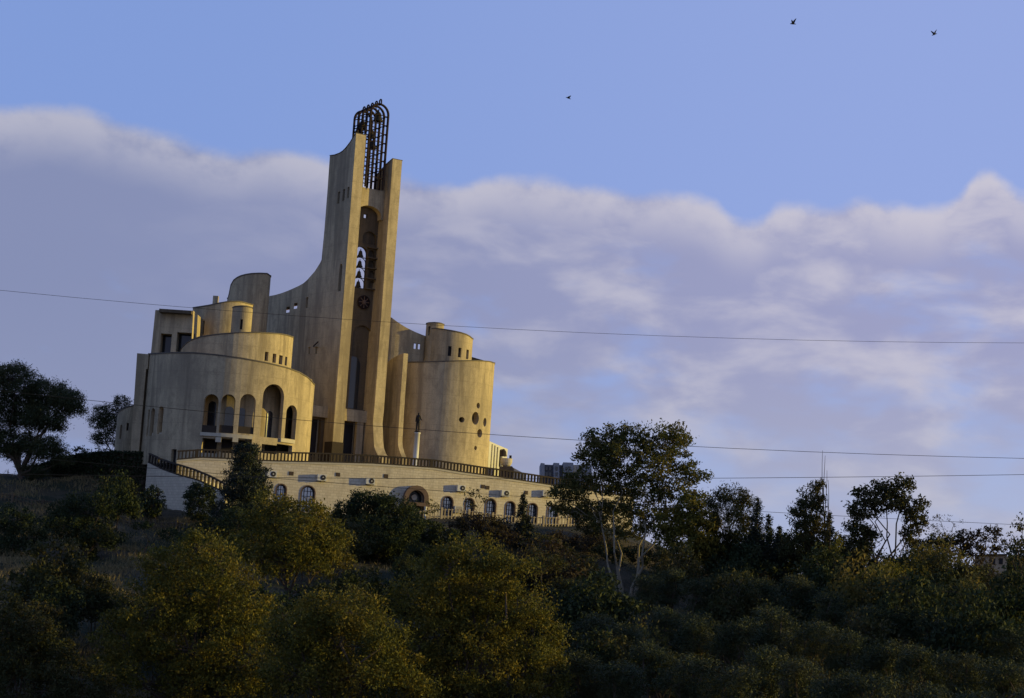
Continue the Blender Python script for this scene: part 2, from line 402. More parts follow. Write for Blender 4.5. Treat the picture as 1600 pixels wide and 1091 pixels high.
# ================================================================ terrain
XR = [-400, -60, -20, 0, 12, 25, 60, 400]
def ramp(v, xs, ys): return np.interp(v, xs, ys)
def g(x, y):
    """height of the ground"""
    x = np.asarray(x, float); y = np.asarray(y, float)
    base = ramp(y, [-300, 0, 12, 25, 45, 62, 85, 110, 130, 150, 162, 176, 200, 300, 420, 900, 3000], [-4, -1.8, -1.9, -6, -12.5, -12.5, -9.2, -5.0, -1.6, 1.0, 4.3, 5.6, 6.2, 6.0, 0, -60, -260])
    right = ramp(y, [-300, 0, 12, 25, 45, 62, 85, 110, 130, 150, 200, 300, 420, 900, 3000], [-4, -1.8, -1.9, -6, -12.5, -12, -9, -6, -3.0, -1.0, 0.5, -6, -20, -90, -260])
    k = np.clip((x + 5 - 14 * np.clip((y - 150) / 12, 0, 1)) / 18.0, 0, 1); k = k * k * (3 - 2 * k)
    z = base * (1 - k) + right * k
    z = z + 1.5 * np.clip((y - 164) / 9, 0, 1) * np.clip((-x - 33.5) / 4, 0, 1)
    z = z + 0.5 * np.sin(x * 0.11 + 1.3) * np.sin(y * 0.09) + 0.22 * np.sin(x * 0.43 + y * 0.31) + 0.12 * np.sin(x * 1.1 - y * 0.8)
    return z
def gz(x, y): return float(g(x, y))
gx = np.concatenate([np.linspace(-3000, -160, 14), np.linspace(-130, 130, 131), np.linspace(160, 3000, 14)])
gy = np.concatenate([np.linspace(-300, 0, 8), np.linspace(4, 260, 129), np.linspace(280, 900, 18), np.linspace(1000, 3000, 8)])
GX, GY = np.meshgrid(gx, gy); GZ = g(GX, GY); nx, ny = len(gx), len(gy)
V = np.stack([GX.ravel(), GY.ravel(), GZ.ravel()], 1)
Fc = [(j * nx + i, j * nx + i + 1, (j + 1) * nx + i + 1, (j + 1) * nx + i) for j in range(ny - 1) for i in range(nx - 1)]
mg, t, b = new_mat('hillside_earth', 0.95)
gp = t.add('ShaderNodeNewGeometry').outputs['Position']
n1 = t.noise(gp, 0.16, 6.0, 0.6); n2 = t.noise(gp, 1.7, 6.0, 0.7)
c = t.mix(t.step(n2, 0.3, 0.7), (0.06, 0.046, 0.026), (0.10, 0.078, 0.042))
c = t.mix(t.step(n1, 0.42, 0.56), c, (0.03, 0.034, 0.014)); c = t.mix(t.step(n1, 0.28, 0.40), (0.16, 0.12, 0.068), c)
t.l.new(c, b.inputs['Base Color'])
bp = t.add('ShaderNodeBump'); bp.inputs['Distance'].default_value = 0.25; t.l.new(n2, bp.inputs['Height']); t.l.new(bp.outputs[0], b.inputs['Normal'])
tag(obj('ground', mesh(V, Fc, smooth=True), mg), kind='structure')

# ================================================================ terrace: stone retaining wall, deck, balustrade
TY, TR = 166.5, 150.0
TX = at(-350, 720, TY).x; x300 = at(300, 718, TY).x; TYC = TY + math.sqrt(TR * TR - (x300 - TX) ** 2)
par = trace([(232,723),(262,722),(279,720.6),(314,717.5),(370,720),(423,723),(517.5,725),(582.5,726.6),(640,730.6),(680,733.5),(721,740),(778,747.7),(864,760.7),(920,769),(990,780)])
railtop = trace([(262,706),(279,704),(314,702),(370,703),(423,705.4),(517.5,708),(582.5,711),(640,715),(680,719),(721,724),(778,733),(864,746),(920,754.5),(990,765)])
def arc_pt(x): return TYC - math.sqrt(TR * TR - (x - TX) ** 2)
def x_at_px(px, py):                                       # where that column of the photograph meets the wall's arc
    return hit_cyl(px, py, TX, TYC, TR).x
TX0, TX1 = x_at_px(276, 720), x_at_px(990, 780)
txs = [TX0 + (TX1 - TX0) * i / 96 for i in range(97)]
tz = [z_on(x, arc_pt(x), par, 11) for x in txs]
def deckz(x): return float(np.interp(x, txs, tz))
terrace = thing('terrace_wall', 'curved pale stone retaining wall with arched windows below the palace', 'wall', (x300, TY, gz(x300, TY)))
twall = wall_path('stone_wall', [(x, arc_pt(x)) for x in txs], tz, -3.0, 0.55, 'ashlar', terrace)
# coping band
wall_path('coping', [(x, arc_pt(x) - 0.07) for x in txs], [z + 0.10 for z in tz], [z - 0.06 for z in tz], 0.70, 'pale', terrace)
# deck (the paved terrace itself)
dv = []; df = []
for i, x in enumerate(txs):
    y0 = arc_pt(x) + 0.5
    dv += [(x, y0, tz[i] - 0.05), (x, max(y0 + 1, 212), tz[i] - 0.05)]
    if i: df.append((2 * i - 2, 2 * i, 2 * i + 1, 2 * i - 1))
k0 = len(dv); xl = at(227, 722, 174).x; dv += [(xl, arc_pt(TX0) + 8.0, tz[0] - 0.05), (xl, 212, tz[0] - 0.05)]; df.append((k0, 0, 1, k0 + 1))
tag(obj('pavement', mesh(dv, df), 'paving'), kind='structure')
wall_path('return_wall', [(TX1 - 0.02, arc_pt(TX1) + 0.6), (TX1 - 0.02, 195), (TX1 - 0.02, 212)], [tz[-1] + 0.1] * 3, -3.0, 0.4, 'ashlar', terrace)
wall_path('return_wall', [(xl - 0.05, 205), (xl - 0.05, 190), (xl - 0.05, 174.6)], [tz[0] + 0.1] * 3, 3.0, 0.4, 'ashlar', terrace)

class ArcWall:
    def on(s, px, py): return hit_cyl(px, py, TX, TYC, TR)
    def opening(s, l, r, t, b, kind='arch'):
        mx, my = (l + r) / 2, (t + b) / 2; p = s.on(mx, my); nr = Vector((p.x - TX, p.y - TYC, 0)).normalized(); tg = Vector((-nr.y, nr.x, 0))
        a, c = s.on(l, my), s.on(r, my)
        return opening_pts(p, nr, tg, (Vector((c.x - a.x, c.y - a.y, 0))).length, s.on(mx, b).z, s.on(mx, t).z, kind)
AW = ArcWall()
def ring_of(op, grow, name, mat, parent, proud=0.06, depth=0.25, lift=0.0):
    """raised surround that follows the outline of an opening, open at the foot"""
    pts, nr, tg, c, wd, z0, z1 = op; n = len(pts); ce = c + Vector((0, 0, z1 - wd / 2))
    order = list(range(1, n)) + [0]; inn = [pts[i] for i in order]; out = []
    for p in inn:
        d = p - ce
        if d.z < 0: q = p + tg * (grow if d.dot(tg) > 0 else -grow)
        else: q = p + d.normalized() * grow
        out.append(q)
    mb = MB()
    for i in range(len(inn) - 1):
        A, B, C, D = inn[i], inn[i + 1], out[i + 1], out[i]
        f = [x + nr * proud for x in (A, B, C, D)]; k = [x - nr * depth for x in (A, B, C, D)]
        mb.add(f + k, [(0, 1, 2, 3), (7, 6, 5, 4), (0, 4, 5, 1), (1, 5, 6, 2), (2, 6, 7, 3), (3, 7, 4, 0)])
    return mb.build(name, mat, parent)
def arched_window(op, parent, glass='skyglass', bars=3, rows=4):
    pane(op, 0.30, glass, parent, 'window')
    wn = [o for o in parent.children if o.name.startswith('window')][-1]
    pts, nr, tg, c, wd, z0, z1 = op
    ring_of(op, -0.10, 'frame', 'frame', wn, -0.16, 0.28)
    for i in range(bars):
        x = -wd / 2 + wd * (i + 1) / (bars + 1); top = z1 - wd / 2 + math.sqrt(max(0.001, (wd / 2) ** 2 - x * x))
        MB().box(c + tg * x - nr * 0.27 + Vector((0, 0, (z0 + top) / 2)), (0.05, 0.05, top - z0), (tg, nr, Vector((0, 0, 1)))).build('glazing_bar', 'frame', wn)
    for j in range(rows):
        z = z0 + (z1 - z0) * (j + 1) / (rows + 1)
        hw = wd / 2 if z < z1 - wd / 2 else math.sqrt(max(0.01, (wd / 2) ** 2 - (z - z1 + wd / 2) ** 2))
        MB().box(c - nr * 0.275 + Vector((0, 0, z)), (2 * hw, 0.05, 0.05), (tg, nr, Vector((0, 0, 1)))).build('glazing_bar', 'frame', wn)
    return wn
tw = [(470,491,759.5,800),(431,446,757,798),(691,707,776,806),(726,740,779,812),(759,774,780,812),(790,804,784,816),(825,839,787,819),(855,871,790,823),(890,905,794,828),(925,941,799,832)]
ops = [AW.opening(*q) for q in tw]
portal_op = AW.opening(635.5, 660, 766, 812)
cm = MB()
for op in ops + [portal_op]: cutter_of(op, 0.9, 0.4, cm)
cut(twall, cm)
for op in ops:
    arched_window(op, terrace); ring_of(op, 0.09, 'window_surround', 'portal', terrace, 0.04, 0.12)
# entrance portal
ring_of(portal_op, 0.42, 'portal_arch', 'portal', terrace, 0.45, 0.1)
pw = pane(portal_op, 0.35, 'glass', terrace, 'entrance_door')
pts, nr, tg, c, wd, z0, z1 = portal_op; zl = AW.on(648, 788).z; fr = (tg, nr, Vector((0, 0, 1)))
MB().box(c + nr * 0.32 + Vector((0, 0, zl)), (wd + 1.0, 0.7, 0.32), fr).build('portal_lintel', 'portal', terrace)
for sgn in (-1, 1):
    MB().lathe(c + nr * 0.55 + tg * (sgn * (wd / 2 + 0.12)) + Vector((0, 0, z0)), [(0.17, 0), (0.17, 0.1), (0.12, 0.14), (0.11, zl - z0 - 0.35), (0.16, zl - z0 - 0.25), (0.16, zl - z0 - 0.16)], 12).build('portal_column', 'white', terrace)
MB().lathe(c - nr * 0.25 + Vector((0, 0, zl + 0.62)), [(0.26, -0.05), (0.26, 0.05), (0.17, 0.05)], 16, (tg, Vector((0, 0, 1)), nr)).build('lunette_rosette', 'pale', pw)
# vents
for (px, py, wd) in [(455,740,0.42),(528,741.7,0.40),(603,744,0.42),(754.5,760.5,0.40),(761.5,762,0.40),(822,770,0.36),(560,800,0.4)]:
    p = AW.on(px, py); nr = Vector((p.x - TX, p.y - TYC, 0)).normalized(); tg = Vector((-nr.y, nr.x, 0)); fr = (tg, nr, Vector((0, 0, 1)))
    vt = MB().box(p + nr * 0.0, (wd, 0.06, 0.34), fr).build('vent', 'rail', terrace)
    for k in range(3): MB().box(p + nr * 0.035 + Vector((0, 0, -0.1 + 0.1 * k)), (wd * 0.86, 0.03, 0.035), fr).build('vent_slat', 'portal', vt)

# balustrade: each bar is a piece of its own
bal = thing('balustrade', 'long dark balustrade with upright bars along the terrace edge', 'balustrade', (x300, TY, deckz(x300)))
def top_z(x): return z_on(x, arc_pt(x) + 0.2, railtop, 12.5)
bz = [z + 0.10 for z in tz]; tpz = [max(top_z(x), deckz(x) + 0.9) for x in txs]
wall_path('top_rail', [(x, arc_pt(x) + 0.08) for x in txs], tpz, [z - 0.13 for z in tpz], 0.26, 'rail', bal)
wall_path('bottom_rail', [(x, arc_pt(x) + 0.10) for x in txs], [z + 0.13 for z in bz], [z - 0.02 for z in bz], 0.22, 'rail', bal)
unit = MB().box((0, 0, 0.5), (1, 1, 1.0)).mesh(); unit.materials.append(M['rail'])
nb = 138
for i in range(nb):
    x = TX0 + 0.1 + (TX1 - TX0 - 0.2) * i / (nb - 1); y = arc_pt(x) + 0.21
    zb_, zt_ = float(np.interp(x, txs, bz)) + 0.1, float(np.interp(x, txs, tpz)) - 0.11
    pier = i % 17 == 5
    o = obj('pier' if pier else 'baluster', unit, None, bal)
    o.location = Vector((x, y, zb_)) - Vector(bal.location); o.scale = (0.30 if pier else 0.115, 0.20, zt_ - zb_)
    o.rotation_euler = (0, 0, math.asin((x - TX) / TR))

# ================================================================ the palace
UP = Vector((0, 0, 1))
A = rad(34)
O0 = at(532, 530, 187); O0.z = 0
U = Vector((math.cos(A), math.sin(A), 0)); W_ = Vector((-math.sin(A), math.cos(A), 0))      # along the front; into the depth
def L(u, v, z=0.0): return O0 + U * u + W_ * v + UP * z
DZ = deckz(O0.x) - 0.05
ZB = DZ - 0.8
palace = thing('palace', 'sculptural concrete ceremony palace with twin tower fins and round drums on the hilltop', 'palace', (O0.x, 185, DZ))
def on_u(px, py, u):                                        # pixel met with the upright plane at distance u along the front -> (depth, height)
    p = hit(px, py, L(u, 0), U); q = p - O0; return q.dot(W_), p.z
def on_v(px, py, v):
    p = hit(px, py, L(0, v), W_); q = p - O0; return q.dot(U), p.z
def fin(name, prof, u0, u1, mat='concrete'):
    o = MB().prism([L(u0, v, z) for v, z in prof], U * (u1 - u0)).build(name, mat, palace)
    bm = bmesh.new(); bm.from_mesh(o.data); bmesh.ops.recalc_face_normals(bm, faces=bm.faces); bm.to_mesh(o.data); bm.free()
    return o
TH1 = on_v(548, 530, 0)[0]
U2, U2b = on_v(593, 530, 0)[0], on_v(608, 530, 0)[0]
ztop1 = on_u(557, 208.5, 0)[1]
f1 = [(0, ZB), (0, ztop1)] + [on_u(px, py, 0) for px, py in [(551.5,216),(546.7,223.7),(540.6,231.7),(535.5,236.8),(530.6,240),(523,242.8),(515.4,243.8),(511.5,300),(506.8,360),(502.3,406.5),(499.5,412),(496,417.6),(491.5,424.5),(486,430.7),(480,437.5),(474,442.8),(466.5,447),(458.8,450.5),(449,454.8),(438,458.8),(429,461.2),(419.6,463),(405,466)]]
f1.append((f1[-1][0], ZB))
fin1 = fin('tower_fin', f1, 0, TH1)
f2 = [on_u(px, py, U2) for px, py in [(594,716),(591,712),(587.5,706),(585,699),(584,690)]] 
f2 = [(f2[0][0], ZB)] + f2 + [(0.08, on_u(582.5, 660, U2)[1]), (0, on_u(584, 640, U2)[1]), (0, on_u(612, 249, U2)[1])]
f2 += [on_u(603.5, 257.5, U2), on_u(595, 267, U2), on_u(587, 276, U2)]
vb2 = f2[-1][0]; f2.append((vb2, ZB))
fin2 = fin('tower_fin', f2, U2, U2b)
# low flared pier beside the round stair drum
U3, U3b = on_v(630.8, 552, 0)[0], on_v(637.8, 552, 0)[0]
f3 = [on_u(px, py, U3) for px, py in [(629,717),(627.5,713),(625,707),(622.5,698),(621.8,690)]]
f3 = [(f3[0][0], ZB)] + f3 + [(0, on_u(625, 640, U3)[1]), (0, on_u(630.8, 552, U3)[1])] + [on_u(px, py, U3) for px, py in [(622,555.5),(614,559.5),(607,565),(602,571)]]
f3.append((f3[-1][0], ZB))
fin('low_pier', f3, U3, U3b)
MB().prism([L(-0.06, -0.06, DZ - 0.3), L(TH1 + 0.06, -0.06, DZ - 0.3), L(TH1 + 0.06, 1.5, DZ - 0.3), L(-0.06, 1.5, DZ - 0.3)], UP * (on_v(528, 691, 0)[1] - DZ + 0.3)).build('fin_plinth', 'rail', palace)

# wall set back between the fins: slot with bells, rosette, tall niche, doorway
VB = 1.9
zw = on_v(580, 322, VB)[1]
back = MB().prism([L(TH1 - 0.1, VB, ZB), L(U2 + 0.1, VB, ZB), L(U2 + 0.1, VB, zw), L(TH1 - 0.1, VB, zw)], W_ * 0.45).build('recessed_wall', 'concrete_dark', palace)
def op_v(l, r, t, b, v, kind='arch'):
    mx, my = (l + r) / 2, (t + b) / 2
    u0, u1 = on_v(l, my, v)[0], on_v(r, my, v)[0]; z1 = on_v(mx, t, v)[1]; z0 = on_v(mx, b, v)[1]
    p = L((u0 + u1) / 2, v); return opening_pts(p, -W_, U, abs(u1 - u0), z0, z1, kind)
slot = op_v(553.3, 573.3, 385, 451, VB)
small = op_v(568.5, 575, 334.5, 341, VB, 'rect')
hatch = op_v(567, 588, 362, 382, VB)
nich = [op_v(575.5, 585.5, 391 + 16.2 * k, 404.5 + 16.2 * k, VB) for k in range(4)]
niche = op_v(548, 577.5, 508, 640, VB)
door = op_v(537, 556, 660, 712, VB, 'rect')
cm = MB()
cutter_of(slot, 1.0, 0.5, cm); cutter_of(small, 1.0, 0.5, cm); cutter_of(door, 1.0, 0.5, cm)
cut(back, cm)
cm = MB()
for q in nich + [hatch]: cutter_of(q, 0.28, 0.5, cm)
cutter_of(niche, 0.30, 0.5, cm)
cut(back, cm)
pane(op_v(540, 562, 558, 640, VB), 0.22, 'glass', palace, 'tall_window')
pane(door, 0.75, 'dark', palace, 'doorway')
for k in range(5):
    z = on_v(580, 390 + 16.2 * k - 1.5, VB)[1]
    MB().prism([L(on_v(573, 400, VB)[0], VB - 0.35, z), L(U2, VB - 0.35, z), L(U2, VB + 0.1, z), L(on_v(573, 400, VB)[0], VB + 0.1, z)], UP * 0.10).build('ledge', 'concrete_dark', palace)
# rosette
rc_u, rc_z = on_v(568.5, 472.5, VB - 0.12); rc = L(rc_u, VB - 0.02, rc_z); rr = 0.70
ros = MB().lathe(rc, [(rr, 0), (rr, 0.16), (rr * 0.86, 0.2), (rr * 0.86, 0.1)], 28, (U, UP, -W_)).build('rosette', 'iron', palace)
for k in range(8):
    q = math.pi * k / 4
    MB().tube([rc - W_ * 0.16, rc - W_ * 0.16 + (U * math.cos(q) + UP * math.sin(q)) * rr * 0.88], 0.045, 5).build('rosette_spoke', 'portal', ros)
MB().lathe(rc - W_ * 0.12, [(0.22, 0), (0.22, 0.1), (0.1, 0.16)], 14, (U, UP, -W_)).build('rosette_hub', 'portal', ros)
# box that bridges the fins, arched below
VX = 1.1
bz0, bz1 = on_v(590, 343, VX)[1], on_v(590, 297, VX)[1]
bridge = MB().prism([L(TH1 - 0.05, VX, bz0), L(U2 + 0.05, VX, bz0), L(U2 + 0.05, VX, bz1), L(TH1 - 0.05, VX, bz1)], W_ * 0.75).build('bridge_block', 'concrete', palace)
cut(bridge, cutter_of(opening_pts(L((TH1 + U2) / 2 , VX), -W_, U, (U2 - TH1) * 0.86, bz0 - 0.6, on_v(585, 323, VX)[1], 'arch'), 1.8, 0.5))
# balcony slab over the doors, between the fins and left of them
for (ua, ub, t0, t1, pxc) in [(TH1 - 0.05, U2 + 0.05, 640.5, 659, 555), (-4.6, 0.05, 635, 652, 503)]:
    za, zb2 = on_v(pxc, t1, 1.4)[1], on_v(pxc, t0, 1.4)[1]
    MB().prism([L(ua, 1.4, za), L(ub, 1.4, za), L(ub, VB + 0.1, za), L(ua, VB + 0.1, za)], UP * (zb2 - za)).build('door_canopy', 'concrete', palace)
zc_ = on_v(503, 640, VB)[1]
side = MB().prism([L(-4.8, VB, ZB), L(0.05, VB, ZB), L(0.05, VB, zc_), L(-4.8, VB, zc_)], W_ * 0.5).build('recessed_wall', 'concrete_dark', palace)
d2 = op_v(482, 500, 655, 712, VB, 'rect'); cut(side, cutter_of(d2, 1.2, 0.5)); pane(d2, 0.8, 'dark', palace, 'doorway')
for (px, v) in [(512, VB - 0.5), (559.5, VB - 0.4), (564.5, VB - 0.4)]:
    u = on_v(px, 680, v)[0]
    MB().prism([L(u - 0.18, v, DZ - 0.2), L(u + 0.18, v, DZ - 0.2), L(u + 0.18, v + 0.4, DZ - 0.2), L(u - 0.18, v + 0.4, DZ - 0.2)], UP * (on_v(px, 656, v)[1] - DZ + 0.2)).build('door_jamb', 'concrete', palace)
# thin metal caps along the fin tops
def cap(prof, u0, u1):
    for (va, za), (vb, zb_) in zip(prof, prof[1:]):
        if abs(vb - va) < 0.02: continue
        q = [L(u0 - 0.05, va, za + 0.012), L(u1 + 0.05, va, za + 0.012), L(u1 + 0.05, vb, zb_ + 0.012), L(u0 - 0.05, vb, zb_ + 0.012)]
        MB().prism(q, UP * 0.07).build('fin_cap', 'flash', palace)
cap(f1[1:9], 0, TH1); cap(f2[-5:-1], U2, U2b)
# slit windows in the tall left fin
cm = MB(); sl_ops = []
for (px, py, w_, h_) in [(483,548,3.2,11),(494,547.5,3.2,11),(479.5,473,3,17),(529,309,3.2,18),(537,305,3.2,18),(544,301,3.0,17),(531.5,434,4.5,42),(450,484,5,9),(462,478,5,9)]:
    v0, z0 = on_u(px - w_ / 2, py, 0); v1, z1 = on_u(px + w_ / 2, py, 0)
    zt, zb_ = on_u(px, py - h_ / 2, 0)[1], on_u(px, py + h_ / 2, 0)[1]
    op = opening_pts(L(0, (v0 + v1) / 2), -U, W_, max(0.4, min(abs(v1 - v0), 0.8 if h_ > 10 else 1.6)), zb_, zt, 'arch' if h_ > 30 else 'rect')
    sl_ops.append((op, h_ < 10)); 
for op, thru in sl_ops:
    if thru:                                                # splayed through the wall
        d_ = Vector((op[3].x, op[3].y, 0)).normalized(); cm.prism([q - d_ * 0.5 for q in op[0]], d_ * 3.4)
    else: cutter_of(op, 0.5, 0.4, cm)
cut(fin1, cm)
for op, thru in sl_ops:
    if not thru: pane(op, 0.35, 'dark', palace, 'slit_window')
# lamp bracket on that fin
p0 = L(-0.1, *on_u(491, 541.5, 0)); p1 = L(-1.1, *on_u(512, 536.5, 0))
MB().tube([p0, p1], 0.07, 6).build('lamp_bracket', 'iron', palace)

# ---- bell cage on top
cage = thing('bell_cage', 'rusty iron cage of arched ribs crowning the tower between the fins', 'bell cage', L(TH1 + 1.4, 2.5, bz1))
CU = (TH1 + U2) / 2; CHW = 1.02
zbase = bz1 - 0.02; z_apex = on_v(588, 163.5, 0.9)[1]
RV = [0.5 + 0.82 * k for k in range(5)]
RZ = [z_apex - 0.05 * k for k in range(5)]
for k, v in enumerate(RV):
    zs = RZ[k] - CHW
    zb_ = zbase if k < 2 else zw - 0.1
    if k > 1: zb_ = bz1 - 0.6
    path = [L(CU - CHW, v, zb_)] + [L(CU - CHW * math.cos(q), v, zs + CHW * math.sin(q)) for q in [math.pi * i / 14 for i in range(15)]] + [L(CU + CHW, v, zb_)]
    rb = MB().tube(path, 0.13, 6).build('rib', 'iron', cage)
    hoop = [L(CU, v - 0.2, RZ[k] - 0.1)] + [L(CU, v - 0.2 * math.cos(q), RZ[k] + 0.30 + 0.2 * math.sin(q)) for q in [math.pi * i / 8 for i in range(9)]] + [L(CU, v + 0.2, RZ[k] - 0.1)]
    MB().tube(hoop, 0.08, 6).build('crest_hoop', 'iron', rb)
    MB().tube([L(CU - 0.45, v, zb_), L(CU - 0.45, v, zs + CHW * 0.88)], 0.05, 5).build('rib_stay', 'iron', rb)
    MB().tube([L(CU + 0.45, v, zb_), L(CU + 0.45, v, zs - 1.5)], 0.05, 5).build('rib_stay', 'iron', rb)
for lv in range(9):
    z = z_apex - CHW - 0.35 - 0.92 * lv
    if z < zbase + 0.2: break
    for k in range(4):
        for sg in (-1, 1):
            va, vb = RV[k], RV[k + 1]
            arc = [L(CU + sg * CHW, (va + vb) / 2 - (vb - va) / 2 * math.cos(q), z + 0.34 * math.sin(q)) for q in [math.pi * i / 8 for i in range(9)]]
            MB().tube(arc, 0.055, 5).build('scallop_bar', 'iron', cage)
    for k in (0, 2, 4):
        arc = [L(CU - CHW * math.cos(q), RV[k], z + 0.30 * math.sin(q)) for q in [math.pi * i / 8 for i in range(9)]]
        MB().tube(arc, 0.055, 5).build('scallop_bar', 'iron', cage)
def bell(c, r, h, label, group):
    t = thing('bell', label, 'bell', c, group)
    c = Vector(c)
    MB().lathe(c, [(r, 0), (r * 0.97, h * 0.06), (r * 0.72, h * 0.28), (r * 0.58, h * 0.6), (r * 0.5, h * 0.82), (r * 0.28, h * 0.95), (r * 0.05, h)], 18).build('bell_body', 'bronze', t, True)
    MB().tube([c + UP * (h * 0.95), c + UP * (h * 1.22)], r * 0.14, 6).build('bell_yoke', 'iron', t)
    MB().tube([c + UP * (h * 0.5), c - UP * (h * 0.05)], [r * 0.06, r * 0.14], 6).build('clapper', 'iron', t)
    return t
# bells high in the cage
for px, py, v, r, lab in [(590.5,190,0.9,0.54,'largest bronze bell hanging highest under the front arch of the iron cage'),
                      (566,203,2.9,0.52,'bronze bell at the back of the iron cage above the tall fin'),
                      (560.5,208,3.5,0.48,'bronze bell in the rearmost arch of the cage, lowest at its back'),
                      (579.5,215,1.8,0.46,'bronze bell halfway down the middle of the iron cage'),
                      (582,232,1.3,0.44,'lowest bronze bell in the middle of the iron cage')]:
    u, z = on_v(px, py, v); u = min(max(u, CU - 0.55), CU + 0.55); bell(L(u, v, z), r, r * 1.9, lab, 'bells in the iron cage on the tower')
# stack of bells seen against the sky in the slot
pts, nr, tg, c, wd, z0, z1 = slot
for k, nm in enumerate(['lowest', 'second lowest', 'second highest', 'highest']):
    zz = z0 + (z1 - z0) * (0.015 + 0.245 * k); h = (z1 - z0) * 0.15
    cc = L((c - O0).dot(U), VB + 0.22, zz + 0.06)
    bell(cc, 0.33, h, nm + ' of the four bells silhouetted in the sky slot of the tower', 'bells in the tower slot')
    hw = wd * 0.44
    arc = [L((c - O0).dot(U) - hw, VB + 0.22, zz)] + [L((c - O0).dot(U) - hw * math.cos(q), VB + 0.22, zz + h * 0.75 + hw * 0.85 * math.sin(q)) for q in [math.pi * i / 10 for i in range(11)]] + [L((c - O0).dot(U) + hw, VB + 0.22, zz)]
    if k < 3: MB().tube(arc, 0.04, 5).build('bell_arch', 'iron', palace)
    MB().prism([L((c - O0).dot(U) - wd * 0.55, VB + 0.16, zz - 0.05), L((c - O0).dot(U) + wd * 0.55, VB + 0.16, zz - 0.05), L((c - O0).dot(U) + wd * 0.55, VB + 0.28, zz - 0.05), L((c - O0).dot(U) - wd * 0.55, VB + 0.28, zz - 0.05)], UP * 0.07).build('bell_shelf', 'iron', palace)

# ---- body behind the tower
zn = on_v(590, 515, 8)[1]
MB().prism([L(TH1, 8, ZB), L(U2 + 3, 8, ZB), L(U2 + 3, 22, ZB), L(TH1, 22, ZB)], UP * (zn - ZB)).build('nave_block', 'concrete', palace)
# wall that sweeps from the right fin to the round stair drum
pa, pb = at(602, 530, 197.6), at(676, 530, 200.5); P = [pa.lerp(pb, i / 14) for i in range(15)]
for i, p in enumerate(P): p.y += -0.9 * math.sin(math.pi * i / 14)
swept = wall_path('sweeping_wall', P, [z_on(p.x, p.y, trace([(600,487),(606,491),(610,495),(620,502.5),(633,511),(648,518.5),(664,525),(680,529)]), 25) for p in P], ZB, 0.5, 'concrete', palace)
cm = MB()
for px in (647.8, 654):
    p = at(px, 540.5, 198.6); cm.box(p, (0.22, 3.4, 0.62))
cut(swept, cm)

# ---- left drum: loggia with tall arches
LD = Drum(228.5, 489.5, 620, 177.5, [(215,562),(232,553),(265,551),(300,551),(340,554.5),(380,560),(420,567.5),(450,575),(468,582),(480,589),(486,594.5),(490,600)], ZB, palace, th=0.5, n=96)
arches = [(317,340,615.8,677),(344.5,366.5,616,677),(374,398.5,615.5,678),(410,443,600,684.5),(446.8,463.5,633,686.5),(246.5,254,635,678),(235,240.5,638,681),(230.2,232.4,640,682)]
la = [LD.opening(*q) for q in arches]
under = [LD.opening(314,394,684,706,'rect'), LD.opening(409,457,694.5,708,'rect'), LD.opening(267,275,702,724,'rect')]
cm = MB()
for op in la: cutter_of(op, 0.9, 0.7, cm)
for (a_, b_, t_, bt) in [(315,341,685,708),(341,367,685,708),(367,393,685,708),(409,433,695,709),(433,457,695,709)]:
    cutter_of(LD.opening(a_, b_ + 0.3, t_, bt, 'rect'), 0.9, 0.7, cm)
cut(LD.wall, cm)
cut(LD.wall, cutter_of(under[2], 0.8, 0.5)); pane(under[2], 0.4, 'dark', palace, 'doorway')
# loggia inside: back wall, floor, ceiling
RI = LD.R - 2.1; zf = LD.on(350, 679).z
inner = wall_path('loggia_back_wall', [(LD.x + RI * math.cos(q), LD.y + RI * math.sin(q)) for q in [-math.pi / 2 + 2 * math.pi * i / 60 for i in range(60)]], [zf + 6.0] * 60, ZB, 0.3, 'concrete', palace, closed=True)
MB().prism([(LD.x + (LD.R - 0.25) * math.cos(2 * math.pi * i / 60), LD.y + (LD.R - 0.25) * math.sin(2 * math.pi * i / 60), zf - 0.05) for i in range(60)], UP * -0.25).build('loggia_floor', 'pale', palace)
MB().prism([(LD.x + (LD.R - 0.25) * math.cos(2 * math.pi * i / 60), LD.y + (LD.R - 0.25) * math.sin(2 * math.pi * i / 60), zf + 5.9) for i in range(60)], UP * 0.25).build('loggia_ceiling', 'concrete', palace)
def inner_open(l, r, t, b, kind='arch'):
    mx, my = (l + r) / 2, (t + b) / 2; p = hit_cyl(mx, my, LD.x, LD.y, RI); nr = Vector((p.x - LD.x, p.y - LD.y, 0)).normalized(); tg = Vector((-nr.y, nr.x, 0))
    a_, c_ = hit_cyl(l, my, LD.x, LD.y, RI), hit_cyl(r, my, LD.x, LD.y, RI)
    return opening_pts(p, nr, tg, (Vector((c_.x - a_.x, c_.y - a_.y, 0))).length, hit_cyl(mx, b, LD.x, LD.y, RI).z, hit_cyl(mx, t, LD.x, LD.y, RI).z, kind)
for q in [(325,337,628,672),(351,364,636,675),(372,382,638,672),(416,424,643,684)]:
    pane(inner_open(*q), -0.06, 'glass', palace, 'loggia_window')
for q in [(320,338,688,712),(346,362,688,712),(372,388,688,712),(414,430,697,712)]:
    pane(inner_open(*q, 'rect'), -0.06, 'dark', palace, 'lower_window')
